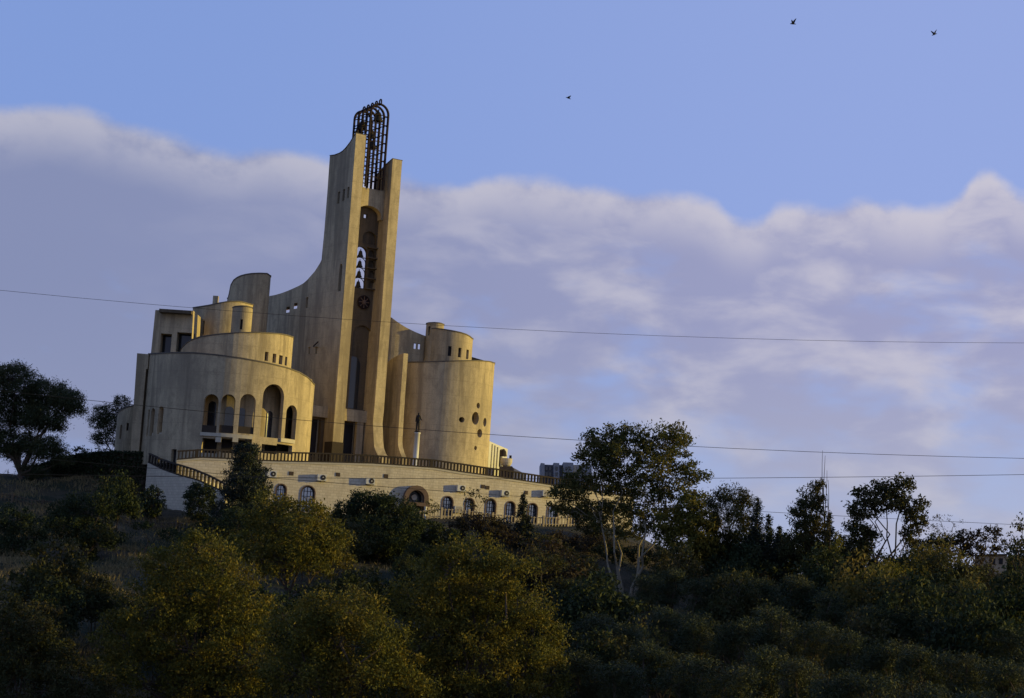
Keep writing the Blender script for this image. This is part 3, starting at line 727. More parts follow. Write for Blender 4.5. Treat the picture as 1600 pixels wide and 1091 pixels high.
# parapet panels in the arches, pale sill ledges on corbels
for q in [(314.5,341.5,665,677.5),(343,367,665,677.5),(372,396,667,678)]:
    pane(LD.opening(q[0], q[1], q[2], q[3], 'rect'), 0.12, 'rail', palace, 'parapet_panel', 0.12)
def ledge(l, r, t, b, out):
    n = 10; mb = MB(); pr = None
    z1, z0 = LD.on((l + r) / 2, t).z, LD.on((l + r) / 2, b).z
    pl, pr_ = LD.on(l, t), LD.on(r, t); q0 = math.atan2(pl.y - LD.y, pl.x - LD.x); q1 = math.atan2(pr_.y - LD.y, pr_.x - LD.x)
    ring = [(LD.x + (LD.R + out) * math.cos(q0 + (q1 - q0) * i / n), LD.y + (LD.R + out) * math.sin(q0 + (q1 - q0) * i / n), z0) for i in range(n + 1)] + \
           [(LD.x + (LD.R - 0.5) * math.cos(q0 + (q1 - q0) * i / n), LD.y + (LD.R - 0.5) * math.sin(q0 + (q1 - q0) * i / n), z0) for i in range(n, -1, -1)]
    return mb.prism(ring, UP * (z1 - z0)).build('sill_ledge', 'pale', palace)
sl1 = ledge(313.5, 394, 678, 683.3, 0.22); sl2 = ledge(437, 458.5, 686, 692, 0.20)
for px in (341.5, 367.5):
    p, nr, tg = LD.frame(px, 686); MB().box(p + nr * 0.05 + UP * -0.08, (0.5, 0.4, 0.42), (tg, nr, UP)).build('corbel', 'pale', palace)
# second and third tiers
ZR = min(LD.Z) - 0.5
LT = Drum(281, 456.5, 545, 179.5, [(276,560),(281,548.5),(286,541.5),(293.8,534),(303,529.5),(314,526),(345,521.7),(376,519.6),(407,519.6),(438,521.7),(450,524),(457,526.5)], ZR - 0.4, palace, th=0.4)
lw = [LT.opening(px - 2.7, px + 2.7, py - 7.2, py + 7.2, 'rect') for px, py in [(416.5,557),(428.8,560),(438.8,562.5)]] + [LT.opening(445.3, 448.6, 557.5, 571.5, 'rect')]
cm = MB(); [cutter_of(o_, 0.7, 0.4, cm) for o_ in lw]; cut(LT.wall, cm)
for o_ in lw: pane(o_, 0.34, 'dark', palace, 'slot_window')
D3 = Drum(301.5, 394, 490, 184.5, [(301,481),(314,479),(326.8,477),(340,474),(357,471),(375,471),(394,476)], ZR, palace, th=0.35)
o_ = D3.opening(315.6, 319, 501, 523, 'rect'); cut(D3.wall, cutter_of(o_, 0.6, 0.4)); pane(o_, 0.28, 'dark', palace, 'slit_window')
TU = Drum(362, 392.7, 500, 179, [(362,481),(368,478.8),(377,478),(386,478.5),(392.7,480.5)], ZR, palace, name='turret_wall', th=0.25, n=36, roof=0.15)
o_ = TU.opening(375.4, 379, 499, 515, 'rect'); cut(TU.wall, cutter_of(o_, 0.4, 0.3)); pane(o_, 0.22, 'dark', palace, 'slit_window')
D4 = Drum(357, 421.5, 450, 190.5, [(357,466),(360,447),(365,438),(370,434),(376,431),(384,428.8),(392.8,427.4),(405,426.8),(417.5,427.3),(422,431)], ZR, palace, th=0.3, n=60, roof=1.6)
p = at(337, 470, 184); MB().box(p, (0.5, 0.5, 0.9)).build('chimney', 'concrete', palace)
# square block at the left shoulder with two deep openings
q = [at(242.7, 484.5, 177), at(302, 485.5, 177), at(298, 560, 177), at(235, 560, 177)]
blk = MB().prism(q, (0, 9, 0)).build('shoulder_block', 'concrete', palace)
cm = MB()
for (l, r, t_, b_) in [(251.5,266,521,553),(277,297,519,551)]:
    a_, c_ = at(l, t_, 177), at(r, b_, 177); cm.box(((a_.x + c_.x) / 2, 177.5, (a_.z + c_.z) / 2), (c_.x - a_.x, 3.0, a_.z - c_.z))
cut(blk, cm)
for (l, r, t_, b_) in [(251.5,266,521,553),(277,297,519,551)]:
    a_, c_ = at(l, t_, 177), at(r, b_, 177); MB().box(((a_.x + c_.x) / 2, 178.4, (a_.z + c_.z) / 2), (c_.x - a_.x + 0.2, 0.1, a_.z - c_.z + 0.2)).build('window', 'glass', palace)
p = at(275, 487.5, 176.5); MB().box(p, (3.0, 0.9, 0.30)).build('roof_parapet', 'concrete_dark', palace)
# upright slab at the far left and the small round annex behind it
q = [at(214.2, 552, 174.5), at(232.5, 553.5, 174.5), at(219.5, 712, 174.5), at(203.4, 712, 174.5)]
slab = MB().prism(q, (0.6, 4, 0)).build('edge_slab', 'concrete', palace)
q = [at(223.5, 574, 173), at(235, 574, 173), at(222, 716, 173), at(211, 716, 173)]
cut(slab, MB().prism(q, (0, 2.6, 0)))
AN = Drum(183, 240, 660, 183, [(183,650),(185.5,643.5),(190,640),(197,636.5),(206,634),(220,632),(240,632)], ZB - 4, palace, th=0.35, n=48)
aw = [AN.opening(187, 190, 664, 686, 'arch'), AN.opening(197.5, 201, 661, 673, 'rect')]
cm = MB(); [cutter_of(o_, 0.5, 0.3, cm) for o_ in aw]; cut(AN.wall, cm)
for o_ in aw: pane(o_, 0.25, 'dark', palace, 'slit_window')

# ---- right drum with the cluster of round windows
RD = Drum(607, 767.5, 650, 198, [(600,567),(637.7,566),(665,565.3),(697,564.5),(720,563.7),(738,563.4),(755,564),(766,565),(771.6,567)], ZB, palace, th=0.9, n=96)
rw = [RD.opening(717.2, 726, 651.5, 660.5, 'round'), RD.opening(737.6, 748.6, 643.5, 664, 'round'), RD.opening(744.7, 750, 629.5, 638.5, 'round'),
      RD.opening(755.2, 760.2, 653, 667, 'round'), RD.opening(745.8, 753.6, 670.5, 684, 'round'), RD.opening(740.9, 745.2, 696.8, 703.6, 'round')]
cm = MB(); [cutter_of(o_, 1.3, 0.4, cm) for o_ in rw]; cut(RD.wall, cm)
for o_ in rw: pane(o_, 0.8, 'glass', palace, 'round_window', 0.04, 0.06)
ZRR = min(RD.Z) - 0.6
RT = Drum(664.3, 738, 545, 200.5, [(664,517),(672,513.5),(681,513.2),(695,514.8),(709,517.2),(720,519.6),(728,522.2),(734,525.5),(738,529)], ZRR, palace, th=0.35, n=72)
rt = [RT.opening(700, 705.2, 541, 556.5, 'rect'), RT.opening(716, 720.6, 543.5, 558.5, 'rect'), RT.opening(728.6, 732.4, 546.5, 561.5, 'rect')]
cm = MB(); [cutter_of(o_, 0.7, 0.3, cm) for o_ in rt]; cut(RT.wall, cm)
for o_ in rt: pane(o_, 0.3, 'dark', palace, 'slot_window')
T2 = Drum(665.5, 693.5, 515, 199.7, [(665,506),(670,504.4),(679,503.9),(688,504.8),(693.5,507)], ZRR, palace, name='turret_wall', th=0.22, n=36, roof=0.12)
o_ = T2.opening(668.6, 672, 510, 524, 'rect'); cut(T2.wall, cutter_of(o_, 0.4, 0.3)); pane(o_, 0.2, 'dark', palace, 'slit_window')
q = [at(736, 557.5, 201), at(762, 565, 201), at(762, 568, 201), at(736, 568, 201)]
MB().prism(q, (0, 2.5, 0)).build('roof_slope', 'roof', palace)
# white ribbed annex at the right foot of the drum
annex = thing('annex', 'small white annex with tall slots and round balcony beside the right drum', 'annex', at(780, 735, 200))
ya = 200
AN_N = Vector((math.sin(0.75), -math.cos(0.75), 0)); AN_T = Vector((math.cos(0.75), math.sin(0.75), 0)); AN_O = at(757, 720, ya)
def aat(px, py): return hit(px, py, AN_O, AN_N)
AS_ = [(766.8,768.8,694,735,'rect'),(771,773.2,696,735,'rect'),(775.3,777.6,698.5,735,'rect'),(780,785,701.5,730,'arch'),(788,790.2,704,714,'rect')]
q = [aat(757, 686), aat(766, 690), aat(793.5, 702), aat(789, 752), aat(752, 752)]
body_ = MB().prism(q, AN_N * -4).build('annex_wall', 'white', annex)
cm = MB()
for (l, r, t_, b_, k_) in AS_:
    a_, c_ = aat(l, t_), aat(r, b_); cutter_of(opening_pts((a_ + c_) / 2, AN_N, AN_T, abs((aat(r, t_) - a_).dot(AN_T)), c_.z, a_.z, k_), 0.4, 0.3, cm)
cut(body_, cm)
for (l, r, t_, b_, k_) in AS_:
    a_, c_ = aat(l, t_), aat(r, b_); pane(opening_pts((a_ + c_) / 2, AN_N, AN_T, abs((aat(r, t_) - a_).dot(AN_T)), c_.z, a_.z, k_), 0.3, 'dark', annex, 'slot_window')
p = at(791, 724, ya - 0.2)
MB().lathe(p, [(0.2, -0.45), (0.5, -0.2), (0.62, 0.1), (0.62, 0.5), (0.55, 0.5)], 20).build('balcony', 'pale', annex)
MB().lathe(at(786, 713, ya - 0.1), [(0.4, 0), (0.3, 0.5), (0.1, 0.75)], 12).build('dome_cap', 'rail', annex)
MB().box(at(797.5, 715.5, ya), (0.25, 0.25, 0.5)).build('finial', 'rail', annex)
q = [at(780, 729, ya - 1.2), at(800, 728.5, ya - 1.2), at(803.5, 733, ya - 1.2), at(801, 752, ya - 1.2), at(780, 752, ya - 1.2)]
MB().prism(q, (0, 2.2, 0)).build('porch', 'concrete_dark', annex)
q = [at(802, 731, ya - 0.6), at(822, 741.5, ya - 0.6), at(822, 752, ya - 0.6), at(802, 752, ya - 0.6)]
MB().prism(q, (0, 0.5, 0)).build('stair_side', 'pale', annex)
# ================================================================ stair down the left side of the terrace
stair = thing('terrace_stair', 'stone stair curving down the left end of the terrace behind its own parapet', 'stair', at(290, 760, 164))
sp0, sp1 = at(229, 740, 171.5), at(352, 770, 160.5)
SPn = 24; SP = [sp0.lerp(sp1, i / SPn) for i in range(SPn + 1)]
for i, p in enumerate(SP): p.y += -1.3 * math.sin(math.pi * i / SPn)
w_top = trace([(228,722),(253.7,734.6),(277.5,743),(307,751),(331,762),(352,771)])
w_rail = trace([(228,706),(248,715.6),(265.6,721.6),(280,725.7),(301,732),(325,741.8),(343,751),(352,756)])
sz = [z_on(p.x, p.y, w_top, 10) for p in SP]; rz = [z_on(p.x, p.y, w_rail, 11) for p in SP]
wall_path('stair_wall', SP, sz, [min(gz(p.x, p.y) - 0.5, sz[i] - 1) for i, p in enumerate(SP)], 0.4, 'ashlar', stair)
wall_path('top_rail', [(p.x, p.y + 0.08) for p in SP], rz, [z - 0.13 for z in rz], 0.24, 'rail', stair)
wall_path('bottom_rail', [(p.x, p.y + 0.10) for p in SP], [z + 0.12 for z in sz], [z + 0.004 for z in sz], 0.2, 'rail', stair)
for i in range(23):
    k = (i + 0.5) / 23 * SPn; j = int(k); p = SP[j].lerp(SP[min(j + 1, SPn)], k - j)
    z0_, z1_ = float(np.interp(k, range(SPn + 1), sz)) + 0.10, float(np.interp(k, range(SPn + 1), rz)) - 0.11
    o = obj('baluster', unit, None, stair); o.location = Vector((p.x, p.y + 0.2, z0_)) - Vector(stair.location); o.scale = (0.12, 0.18, max(0.3, z1_ - z0_)); o.rotation_euler = (0, 0, -0.7)
for i in range(26):
    k = i / 26 * SPn; j = int(k); p = SP[j].lerp(SP[min(j + 1, SPn)], k - j); z = float(np.interp(k, range(SPn + 1), sz)) - 0.1
    MB().box((p.x + 0.9, p.y + 1.35, z - 0.6), (0.5, 2.0, 1.2), (Vector((0.77, -0.64, 0)), Vector((0.64, 0.77, 0)), UP)).build('step', 'pale', stair)

# ================================================================ air conditioners on the terrace wall
def aircon(px, py, label, kind='fan'):
    p = AW.on(px, py); nr = Vector((p.x - TX, p.y - TYC, 0)).normalized(); tg = Vector((-nr.y, nr.x, 0)); fr = (tg, nr, UP)
    t = thing('air_conditioner', label, 'air conditioner', p, 'air conditioners on the terrace wall')
    MB().box(p + nr * 0.27, (0.80, 0.34, 0.56), fr).build('casing', 'white', t)
    if kind == 'fan':
        MB().lathe(p + nr * 0.44 + tg * 0.10, [(0.235, 0), (0.235, 0.02), (0.18, 0.03)], 20, (tg, UP, nr)).build('fan_grille', 'frame', t)
        MB().lathe(p + nr * 0.455 + tg * 0.10, [(0.06, 0), (0.06, 0.03)], 10, (tg, UP, nr)).build('fan_hub', 'white', t)
    else:
        for k in range(5): MB().box(p + nr * 0.445 + UP * (-0.2 + 0.1 * k), (0.6, 0.02, 0.05), fr).build('louvre', 'portal', t)
    for s_ in (-1, 1): MB().box(p + nr * 0.22 + tg * (s_ * 0.3) - UP * 0.31, (0.04, 0.46, 0.04), fr).build('bracket', 'frame', t)
aircon(424, 741, 'air conditioner farthest left on the stone wall, beside the dark conifer')
aircon(501.5, 746.5, 'white air conditioner above and right of the leftmost visible arched window')
aircon(577, 752, 'white air conditioner on the stone wall left of the entrance portal')
aircon(718.5, 763, 'white air conditioner on the stone wall right of the entrance portal')
aircon(787, 771, 'white air conditioner above the arched window behind the small spruce')
aircon(851.5, 771, 'louvred air conditioner at the far right of the stone wall', 'louvre')
aircon(714.5, 796, 'low air conditioner between two arched windows near the wall foot', 'louvre')

# ================================================================ statue on its column
cp = at(650.5, 700, 182.0); cb = Vector((cp.x, 182.0, deckz(cp.x) - 0.05)); ctop = at(652.5, 676, 182.0).z
pl_ = thing('statue_column', 'slender white stone column carrying the statue before the right drum', 'column', cb)
MB().lathe(cb, [(0.36, 0), (0.36, 0.25), (0.27, 0.3), (0.26, ctop - cb.z - 0.12), (0.31, ctop - cb.z - 0.1), (0.31, ctop - cb.z)], 20).build('shaft', 'white', pl_, True)
def figure(name, label, base, h, mat, joints, edges, radii, root=0):
    bm = bmesh.new(); ly = bm.verts.layers.skin.verify(); vs = []
    for i, j in enumerate(joints):
        v = bm.verts.new((j[0] * h, j[1] * h, j[2] * h)); v[ly].radius = (radii[i] * h, radii[i] * h); v[ly].use_root = (i == root); vs.append(v)
    for a_, b_ in edges: bm.edges.new((vs[a_], vs[b_]))
    me = bpy.data.meshes.new(name); bm.to_mesh(me); bm.free()
    o = bpy.data.objects.new(name, me); me.materials.append(M[mat]); link(o); o.location = base
    o.modifiers.new('skin', 'SKIN'); sb = o.modifiers.new('sub', 'SUBSURF'); sb.levels = 2; sb.render_levels = 2
    return o
sj = [(0,0,.52),(0,0,.62),(0,0,.74),(0,0,.81),(0,0,.855),(0,-.01,.92),(0,-.005,.985), (.085,0,.79),(.125,0,.66),(.18,-.06,.585),(.215,-.09,.57), (-.085,0,.79),(-.115,.01,.65),(-.125,-.02,.52),(-.13,-.03,.47),
      (.055,0,.50),(.06,-.03,.28),(.065,.01,.05),(.07,-.07,.02), (-.055,0,.50),(-.06,0,.28),(-.065,.02,.05),(-.075,-.055,.02)]
se = [(0,1),(1,2),(2,3),(3,4),(4,5),(5,6),(3,7),(7,8),(8,9),(9,10),(3,11),(11,12),(12,13),(13,14),(0,15),(15,16),(16,17),(17,18),(0,19),(19,20),(20,21),(21,22)]
sr = [.085,.085,.095,.07,.035,.058,.035,.05,.036,.028,.026,.05,.036,.028,.026,.066,.05,.034,.026,.066,.05,.034,.026]
stt = figure('statue', '', (cb.x, cb.y, ctop + 0.16), 1.78, 'statue', sj, se, sr)
tag(stt, 'dark bronze standing figure with one arm held out on the white column', 'statue')
MB().lathe((cb.x, cb.y, ctop), [(0.30, 0.002), (0.30, 0.08), (0.24, 0.17), (0.2, 0.175)], 16).build('statue_base', 'statue', pl_)

# ================================================================ low planting and pots behind the balustrade, buildings behind
far = thing('apartment_block', 'grey flat-roofed apartment block half hidden behind the tall multi-stemmed tree', 'building', at(880, 745, 262))
yb = 262
for (l, r, t_, m_, d_) in [(845,851,723.5,'block',0),(851,865,725.5,'blockdark',0.8),(865,874,723,'block',0.2),(874,880,726,'blockdark',0.7),(880,896,722.5,'block',0),(896,925,726,'block',0.5)]:
    q = [at(l, t_, yb), at(r, t_ + 0.6, yb), at(r, 775, yb), at(l, 775, yb)]
    MB().prism([v_ + Vector((0, d_, 0)) for v_ in q], (0, 9, 0)).build('facade_bay', m_, far)
for px in (854, 859.5, 869.5, 885, 890):
    for py in (732, 741):
        p = at(px, py, yb - 0.06 + (0.8 if px < 862 else 0.2 if px < 875 else 0)); MB().box(p, (0.28 if px > 875 else 0.32, 0.1, 0.5)).build('window', 'glass', far)
ruin = thing('hillside_house', 'pale ruined-looking house wall among the dark trees at the far right', 'house', at(1560, 885, 150))
q = [at(1543, 866.5, 150), at(1574, 866, 150), at(1568, 960, 150), at(1537, 960, 150)]
hw = MB().prism(q, (0, 4, 0)).build('wall', 'ruin', ruin)
q = [at(1541, 866, 149.6), at(1577, 865.4, 149.6), at(1577, 867, 149.6), at(1541, 867.6, 149.6)]
MB().prism(q, (0, 5, 0)).build('roof', 'roof', ruin)
for px in (1552, 1564): MB().box(at(px, 877, 149.97), (0.28, 0.12, 0.45)).build('window', 'dark', ruin)

# fences: every picket its own piece
def fence(name, label, pts, ph, mat, step=0.32, cat='fence'):
    """pts = [(px, Y)] posts of the run; stands on the ground"""
    P = []
    for px, Y in pts: p = at(px, 800, Y); P.append(Vector((p.x, Y, 0)))
    f = thing(name, label, cat, (P[0].x, P[0].y, gz(P[0].x, P[0].y)))
    for a_, b_ in zip(P, P[1:]):
        n_ = max(2, int((b_ - a_).length / step)); t_ = (b_ - a_).normalized(); prev = None
        for i in range(n_ + 1):
            p = a_.lerp(b_, i / n_); z = gz(p.x, p.y); post = i % 8 == 0
            o = obj('post' if post else 'picket', unit_f[mat], None, f); o.location = Vector((p.x, p.y, z - 0.15)) - Vector(f.location)
            o.scale = (0.2 if post else 0.09, 0.2 if post else 0.05, ph + 0.15 + (0.12 if post else 0)); o.rotation_euler = (0, 0, math.atan2(t_.y, t_.x))
        for hgt in (0.18, ph - 0.08):
            MB().tube([(a_.lerp(b_, i / n_).x, a_.lerp(b_, i / n_).y + 0.05, gz(a_.lerp(b_, i / n_).x, a_.lerp(b_, i / n_).y) + hgt) for i in range(n_ + 1)], 0.05, 4).build('rail', mat, f)
    return f
unit_f = {}
for m_ in ('concrete', 'concrete_dark'):
    me = MB().box((0, 0, 0.5), (1, 1, 1.0)).mesh(); me.materials.append(M[m_]); unit_f[m_] = me
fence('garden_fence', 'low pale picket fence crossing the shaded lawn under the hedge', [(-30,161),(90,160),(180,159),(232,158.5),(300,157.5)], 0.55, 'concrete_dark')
fence('wall_fence', 'low pale picket fence along the foot of the arched stone wall', [(q, arc_pt(x_at_px(q, 800)) - 3.0) for q in (600, 690, 770, 850, 950)], 0.85, 'concrete')

# ================================================================ overhead wires
def wire(label, pts, Y0, Y1, r):
    P = []
    for px, py in pts: Y = Y0 + (Y1 - Y0) * px / 1600; P.append(at(px, py, Y))
    # run the cable on to its poles well beyond the picture
    a_ = P[0] + (P[0] - P[1]).normalized() * 40; b_ = P[-1] + (P[-1] - P[-2]).normalized() * 40
    o = MB().tube([a_] + P + [b_], r, 6).build('overhead_wire', 'wire'); tag(o, label, 'wire', 'overhead wires')
def smooth(pts, n=14):
    c_ = np.polyfit([p[0] for p in pts], [p[1] for p in pts], 2); x0, x1 = pts[0][0], pts[-1][0]
    return [(x0 + (x1 - x0) * i / n, float(np.polyval(c_, x0 + (x1 - x0) * i / n))) for i in range(n + 1)]
wire('highest overhead wire, crossing the sky above the right drum', smooth([(0,454),(270,478),(630,505),(900,520),(1200,530),(1600,536)]), 105, 120, 0.011)
wire('overhead wire crossing the drums at arch height', smooth([(0,612),(135,625),(260,637),(490,655),(700,677),(900,688),(1100,699),(1600,716)]), 105, 120, 0.016)
wire('overhead wire rising slightly towards the upper right', smooth([(0,742),(428,744),(680,747),(1115,750),(1300,747),(1600,740)]), 100, 112, 0.016)
wire('lowest overhead wire, sloping down across the stone wall', smooth([(0,712),(511,751),(661,764),(819,778),(1200,803),(1600,819)]), 100, 112, 0.013)

# ================================================================ birds
def bird(label, px, py, Y, s, up, tilt):
    c_ = at(px, py, Y)
    J = [(-.55,0,0),(-.3,0,.02),(0,0,.03),(.3,0,.0),(.55,0,-.03)]; R_ = [.02,.09,.13,.08,.03]
    mb = MB().tube([(x * s, y * s, z * s) for x, y, z in J], [r * s for r in R_], 8)
    for sg in (-1, 1):
        w0 = [(-.18,0.05*sg,.05),(.2,.05*sg,.05)]; w1 = [(-.1,.45*sg,.05+up*.45),(.22,.42*sg,.05+up*.42)]; w2 = [(.1,.95*sg,.05+up*.8),(.2,.95*sg,.05+up*.8)]
        V_ = [Vector(q) * s for q in (w0[0], w0[1], w1[1], w2[1], w2[0], w1[0])]
        mb.add(V_ + [v_ + Vector((0, 0, 0.03 * s)) for v_ in V_], [(0,1,2,5),(5,2,3,4),(11,8,7,6),(10,9,8,11)] + [(i, (i + 1) % 6, 6 + (i + 1) % 6, 6 + i) for i in range(6)])
    o = mb.build('bird', 'bird'); o.location = c_; o.rotation_euler = (0.15, tilt, 0.25)
    tag(o, label, 'bird', 'birds in flight')
bird('lowest black bird, flying to the right of the tower top', 888, 153.5, 130, 0.36, 0.5, 0.2)
bird('black bird flying with raised wing, middle one of the three', 1239, 37.5, 130, 0.42, 0.9, -0.1)
bird('black bird nearest the upper right corner of the sky', 1460, 54, 130, 0.40, 0.8, -0.5)
# ================================================================ vegetation
def leaves_mesh(C, size, rng, aspect=0.45, up=0.0, along=None):
    """one small diamond-shaped leaf for each row of C"""
    n = len(C); t_ = rng.normal(size=(n, 3)); t_[:, 2] += up
    if along is not None: t_ = t_ * 0.55 + along
    t_ /= np.linalg.norm(t_, axis=1, keepdims=True) + 1e-9
    r_ = rng.normal(size=(n, 3)); b_ = np.cross(t_, r_); b_ /= np.linalg.norm(b_, axis=1, keepdims=True) + 1e-9
    s_ = (size * rng.uniform(0.6, 1.35, n))[:, None]
    V_ = np.empty((n, 4, 3)); V_[:, 0] = C - t_ * s_; V_[:, 1] = C + b_ * s_ * aspect; V_[:, 2] = C + t_ * s_; V_[:, 3] = C - b_ * s_ * aspect
    me = bpy.data.meshes.new('leaves'); me.vertices.add(4 * n); me.loops.add(4 * n); me.polygons.add(n)
    me.vertices.foreach_set('co', V_.astype(np.float32).ravel()); me.loops.foreach_set('vertex_index', np.arange(4 * n, dtype=np.int32))
    me.polygons.foreach_set('loop_start', np.arange(0, 4 * n, 4, dtype=np.int32)); me.polygons.foreach_set('loop_total', np.full(n, 4, dtype=np.int32))
    me.update(calc_edges=True)
    return me
def limb(mb, a_, b_, r0, r1, rng, k=5, wob=0.07, n=4):
    a_, b_ = np.array(a_, float), np.array(b_, float); ln = np.linalg.norm(b_ - a_); P = []
    for i in range(n + 1):
        p = a_ + (b_ - a_) * i / n
        if 0 < i < n: p = p + rng.normal(size=3) * ln * wob
        P.append(p)
    mb.tube(P, [r0 + (r1 - r0) * i / n for i in range(n + 1)], k)
    return P
def lobed_tree(name, label, basepx, Y, lobes, seed, leaf='l_autumn', bark='bark', dens=1.0, size=0.13, clump=0.42, aspect=0.45, stems=1, tr=0.2, group=None, cat='tree', up=0.0, depth=1.0, baseZ=None, fill=0.35, twigs=1.0, blobs=None):
    """crown made of many leaf clumps spread through the lobes [(px, py, rx, ry)] measured at distance Y"""
    rng = np.random.default_rng(seed)
    b0 = at(basepx, 900, Y); bx, by = b0.x, Y; bz = gz(bx, by) - 0.2 if baseZ is None else baseZ
    t = thing(name, label, cat, (bx, by, bz), group)
    L3 = []
    s_ = Y / F
    for (px, py, rx, ry) in lobes:
        c_ = at(px, py, Y); dy = rng.uniform(-0.5, 0.5) * rx * s_ * depth
        L3.append((np.array([c_.x, c_.y + dy, c_.z]), np.array([rx * s_, rx * s_ * depth, ry * s_])))
    vol = np.array([l[1].prod() for l in L3]); ar = vol ** (2 / 3)
    mb = MB(); CC = []; tips = []
    zlow = min(l[0][2] - l[1][2] for l in L3); cx = np.average([l[0] for l in L3], axis=0, weights=ar)
    # trunk and limbs
    fork = np.array([bx + (cx[0] - bx) * 0.35, by + (cx[1] - by) * 0.35, bz + max(0.6, (zlow - bz) * 0.75 + 0.3)])
    if stems == 1:
        P = limb(mb, (bx, by, bz), fork, tr, tr * 0.75, rng, 8, 0.03); roots = [(fork, tr * 0.7)]
    else:
        roots = []
        for k in range(stems):
            q = 2 * math.pi * k / stems + rng.uniform(-.3, .3)
            e = np.array([bx + math.cos(q) * 2.3 + (cx[0] - bx) * 0.3, by + math.sin(q) * 1.5, bz + (zlow - bz) * rng.uniform(1.0, 1.35)])
            limb(mb, (bx + math.cos(q) * 0.45, by + math.sin(q) * 0.45, bz), e, tr * rng.uniform(.7, 1.15), tr * 0.5, rng, 7, 0.03); roots.append((e, tr * 0.5))
    for (c_, r_), a_ in zip(L3, ar):
        n = max(4, int(a_ * 7.5 * dens / clump ** 1.2))
        d_ = rng.normal(size=(n, 3)); d_ /= np.linalg.norm(d_, axis=1, keepdims=True)
        rr_ = fill + (1 - fill) * rng.uniform(0, 1, n) ** 0.5
        pc = c_ + d_ * rr_[:, None] * r_
        CC.append(pc)
        i = int(np.argmin([np.linalg.norm(f_[0] - c_) for f_ in roots])) if stems == 1 else int(np.argmin([abs(f_[0][0] - c_[0]) + 0.6 * abs(f_[0][1] - c_[1]) for f_ in roots]))
        e = c_ - np.array([0, 0, r_[2] * 0.25]); rt_ = roots[i][1] * 0.7
        limb(mb, roots[i][0], e, rt_, rt_ * 0.4, rng, 6, 0.06)
        for p in pc[: int(max(2, n * 0.22 * twigs))]: limb(mb, e + rng.normal(size=3) * 0.1, p, rt_ * 0.32, 0.012, rng, 3, 0.08, 3)
    mb.build('trunk', bark, t)
    CC = np.concatenate(CC)
    k = int(max(6, 34 * (clump / 0.42) ** 2 * (0.13 / size) ** 2 * min(1.3, dens)))
    N_ = rng.normal(size=(len(CC), k, 3)) * clump * rng.uniform(0.55, 1.15, (len(CC), 1, 1)) * 0.62; N_[:, :, 2] *= 0.75
    C = (CC[:, None, :] + N_).reshape(-1, 3)
    al = None
    if blobs: al = (N_ / (np.linalg.norm(N_, axis=2, keepdims=True) + 1e-6)).reshape(-1, 3) * blobs
    obj('crown', leaves_mesh(C, size, rng, aspect, up, al), leaf, t)
    return t, len(C)
def conifer(name, label, basepx, Y, toppx, toppy, halfpx, seed, leaf='l_spruce', dens=1.0, size=0.11, group=None, tiers=None, power=0.9, lift=-0.25, baseZ=None):
    """spruce or cypress: whorls of short boughs round one straight stem"""
    rng = np.random.default_rng(seed)
    b0 = at(basepx, 900, Y); bz = gz(b0.x, Y) - 0.2 if baseZ is None else baseZ; tp = at(toppx, toppy, Y); H = tp.z - bz; R_ = halfpx * Y / F
    t = thing(name, label, 'tree', (b0.x, Y, bz), group)
    mb = MB(); base = np.array([b0.x, Y, bz]); tip = np.array([tp.x, tp.y, tp.z])
    mb.tube([base, base + (tip - base) * 0.5, tip], [0.03 * H * 0.6, 0.02 * H * 0.5, 0.01], 7)
    C = []; D = []; tiers = tiers or int(H / 0.28)
    for i in range(tiers):
        f_ = 0.08 + 0.92 * i / tiers; r0 = R_ * (1 - f_) ** power + 0.05; p0 = base + (tip - base) * f_; nb_ = int(5 + 7 * (1 - f_))
        for j in range(nb_):
            q = rng.uniform(0, 2 * math.pi); r1 = r0 * rng.uniform(0.65, 1.12); dv_ = np.array([math.cos(q), math.sin(q), lift + rng.uniform(-.15, .15)])
            e = p0 + dv_ * r1
            if r1 > 0.5: mb.tube([p0, e], [0.025, 0.008], 3, False)
            m_ = int((8 + 34 * r1) * dens); s_ = rng.uniform(0.1, 1, m_) ** 0.75
            C.append(p0 + np.outer(s_, dv_ * r1) + rng.normal(size=(m_, 3)) * (0.07 + 0.09 * r1)); D.append(np.tile(dv_ * 0.9, (m_, 1)))
    mb.build('trunk', 'bark', t)
    C = np.concatenate(C); D = np.concatenate(D)
    obj('crown', leaves_mesh(C, size, rng, 0.3, 0, D), leaf, t)
    return t, len(C)
def copy_tree(src, label, loc, scale, rz, group=None):
    r = src.copy(); COL.objects.link(r); r.location = loc; r.scale = scale if hasattr(scale, '__len__') else (scale,) * 3; r.rotation_euler = (0, 0, rz); r['label'] = label
    if group: r['group'] = group
    for ch in src.children:
        c_ = ch.copy(); COL.objects.link(c_); c_.parent = r
    return r
NL = 0
def T(*a, **k):
    global NL
    t, n = lobed_tree(*a, **k); NL += n; return t
def Cn(*a, **k):
    global NL
    t, n = conifer(*a, **k); NL += n; return t

# ---- skyline trees, left
T('pine_tree', 'big dark pine with layered crown at the left edge of the picture', 18, 172,
  [(25,595,42,28),(70,615,38,24),(105,625,28,18),(20,640,45,28),(70,655,38,22),(115,640,18,12),(15,690,42,28),(70,700,32,20),(95,715,18,12),(-30,640,40,50),(50,735,25,12)], 1, 'l_pine', dens=2.4, size=0.13, aspect=0.22, clump=0.5, tr=0.28, blobs=0.5)
T('pine_tree', 'smaller dark pine standing between the big left pine and the palace', 172, 196,
  [(190,632,14,14),(165,645,18,14),(150,660,14,12),(180,665,20,16),(160,685,16,12),(190,695,18,12)], 2, 'l_pine', dens=2.2, size=0.12, aspect=0.22, clump=0.42, tr=0.15, blobs=0.5)
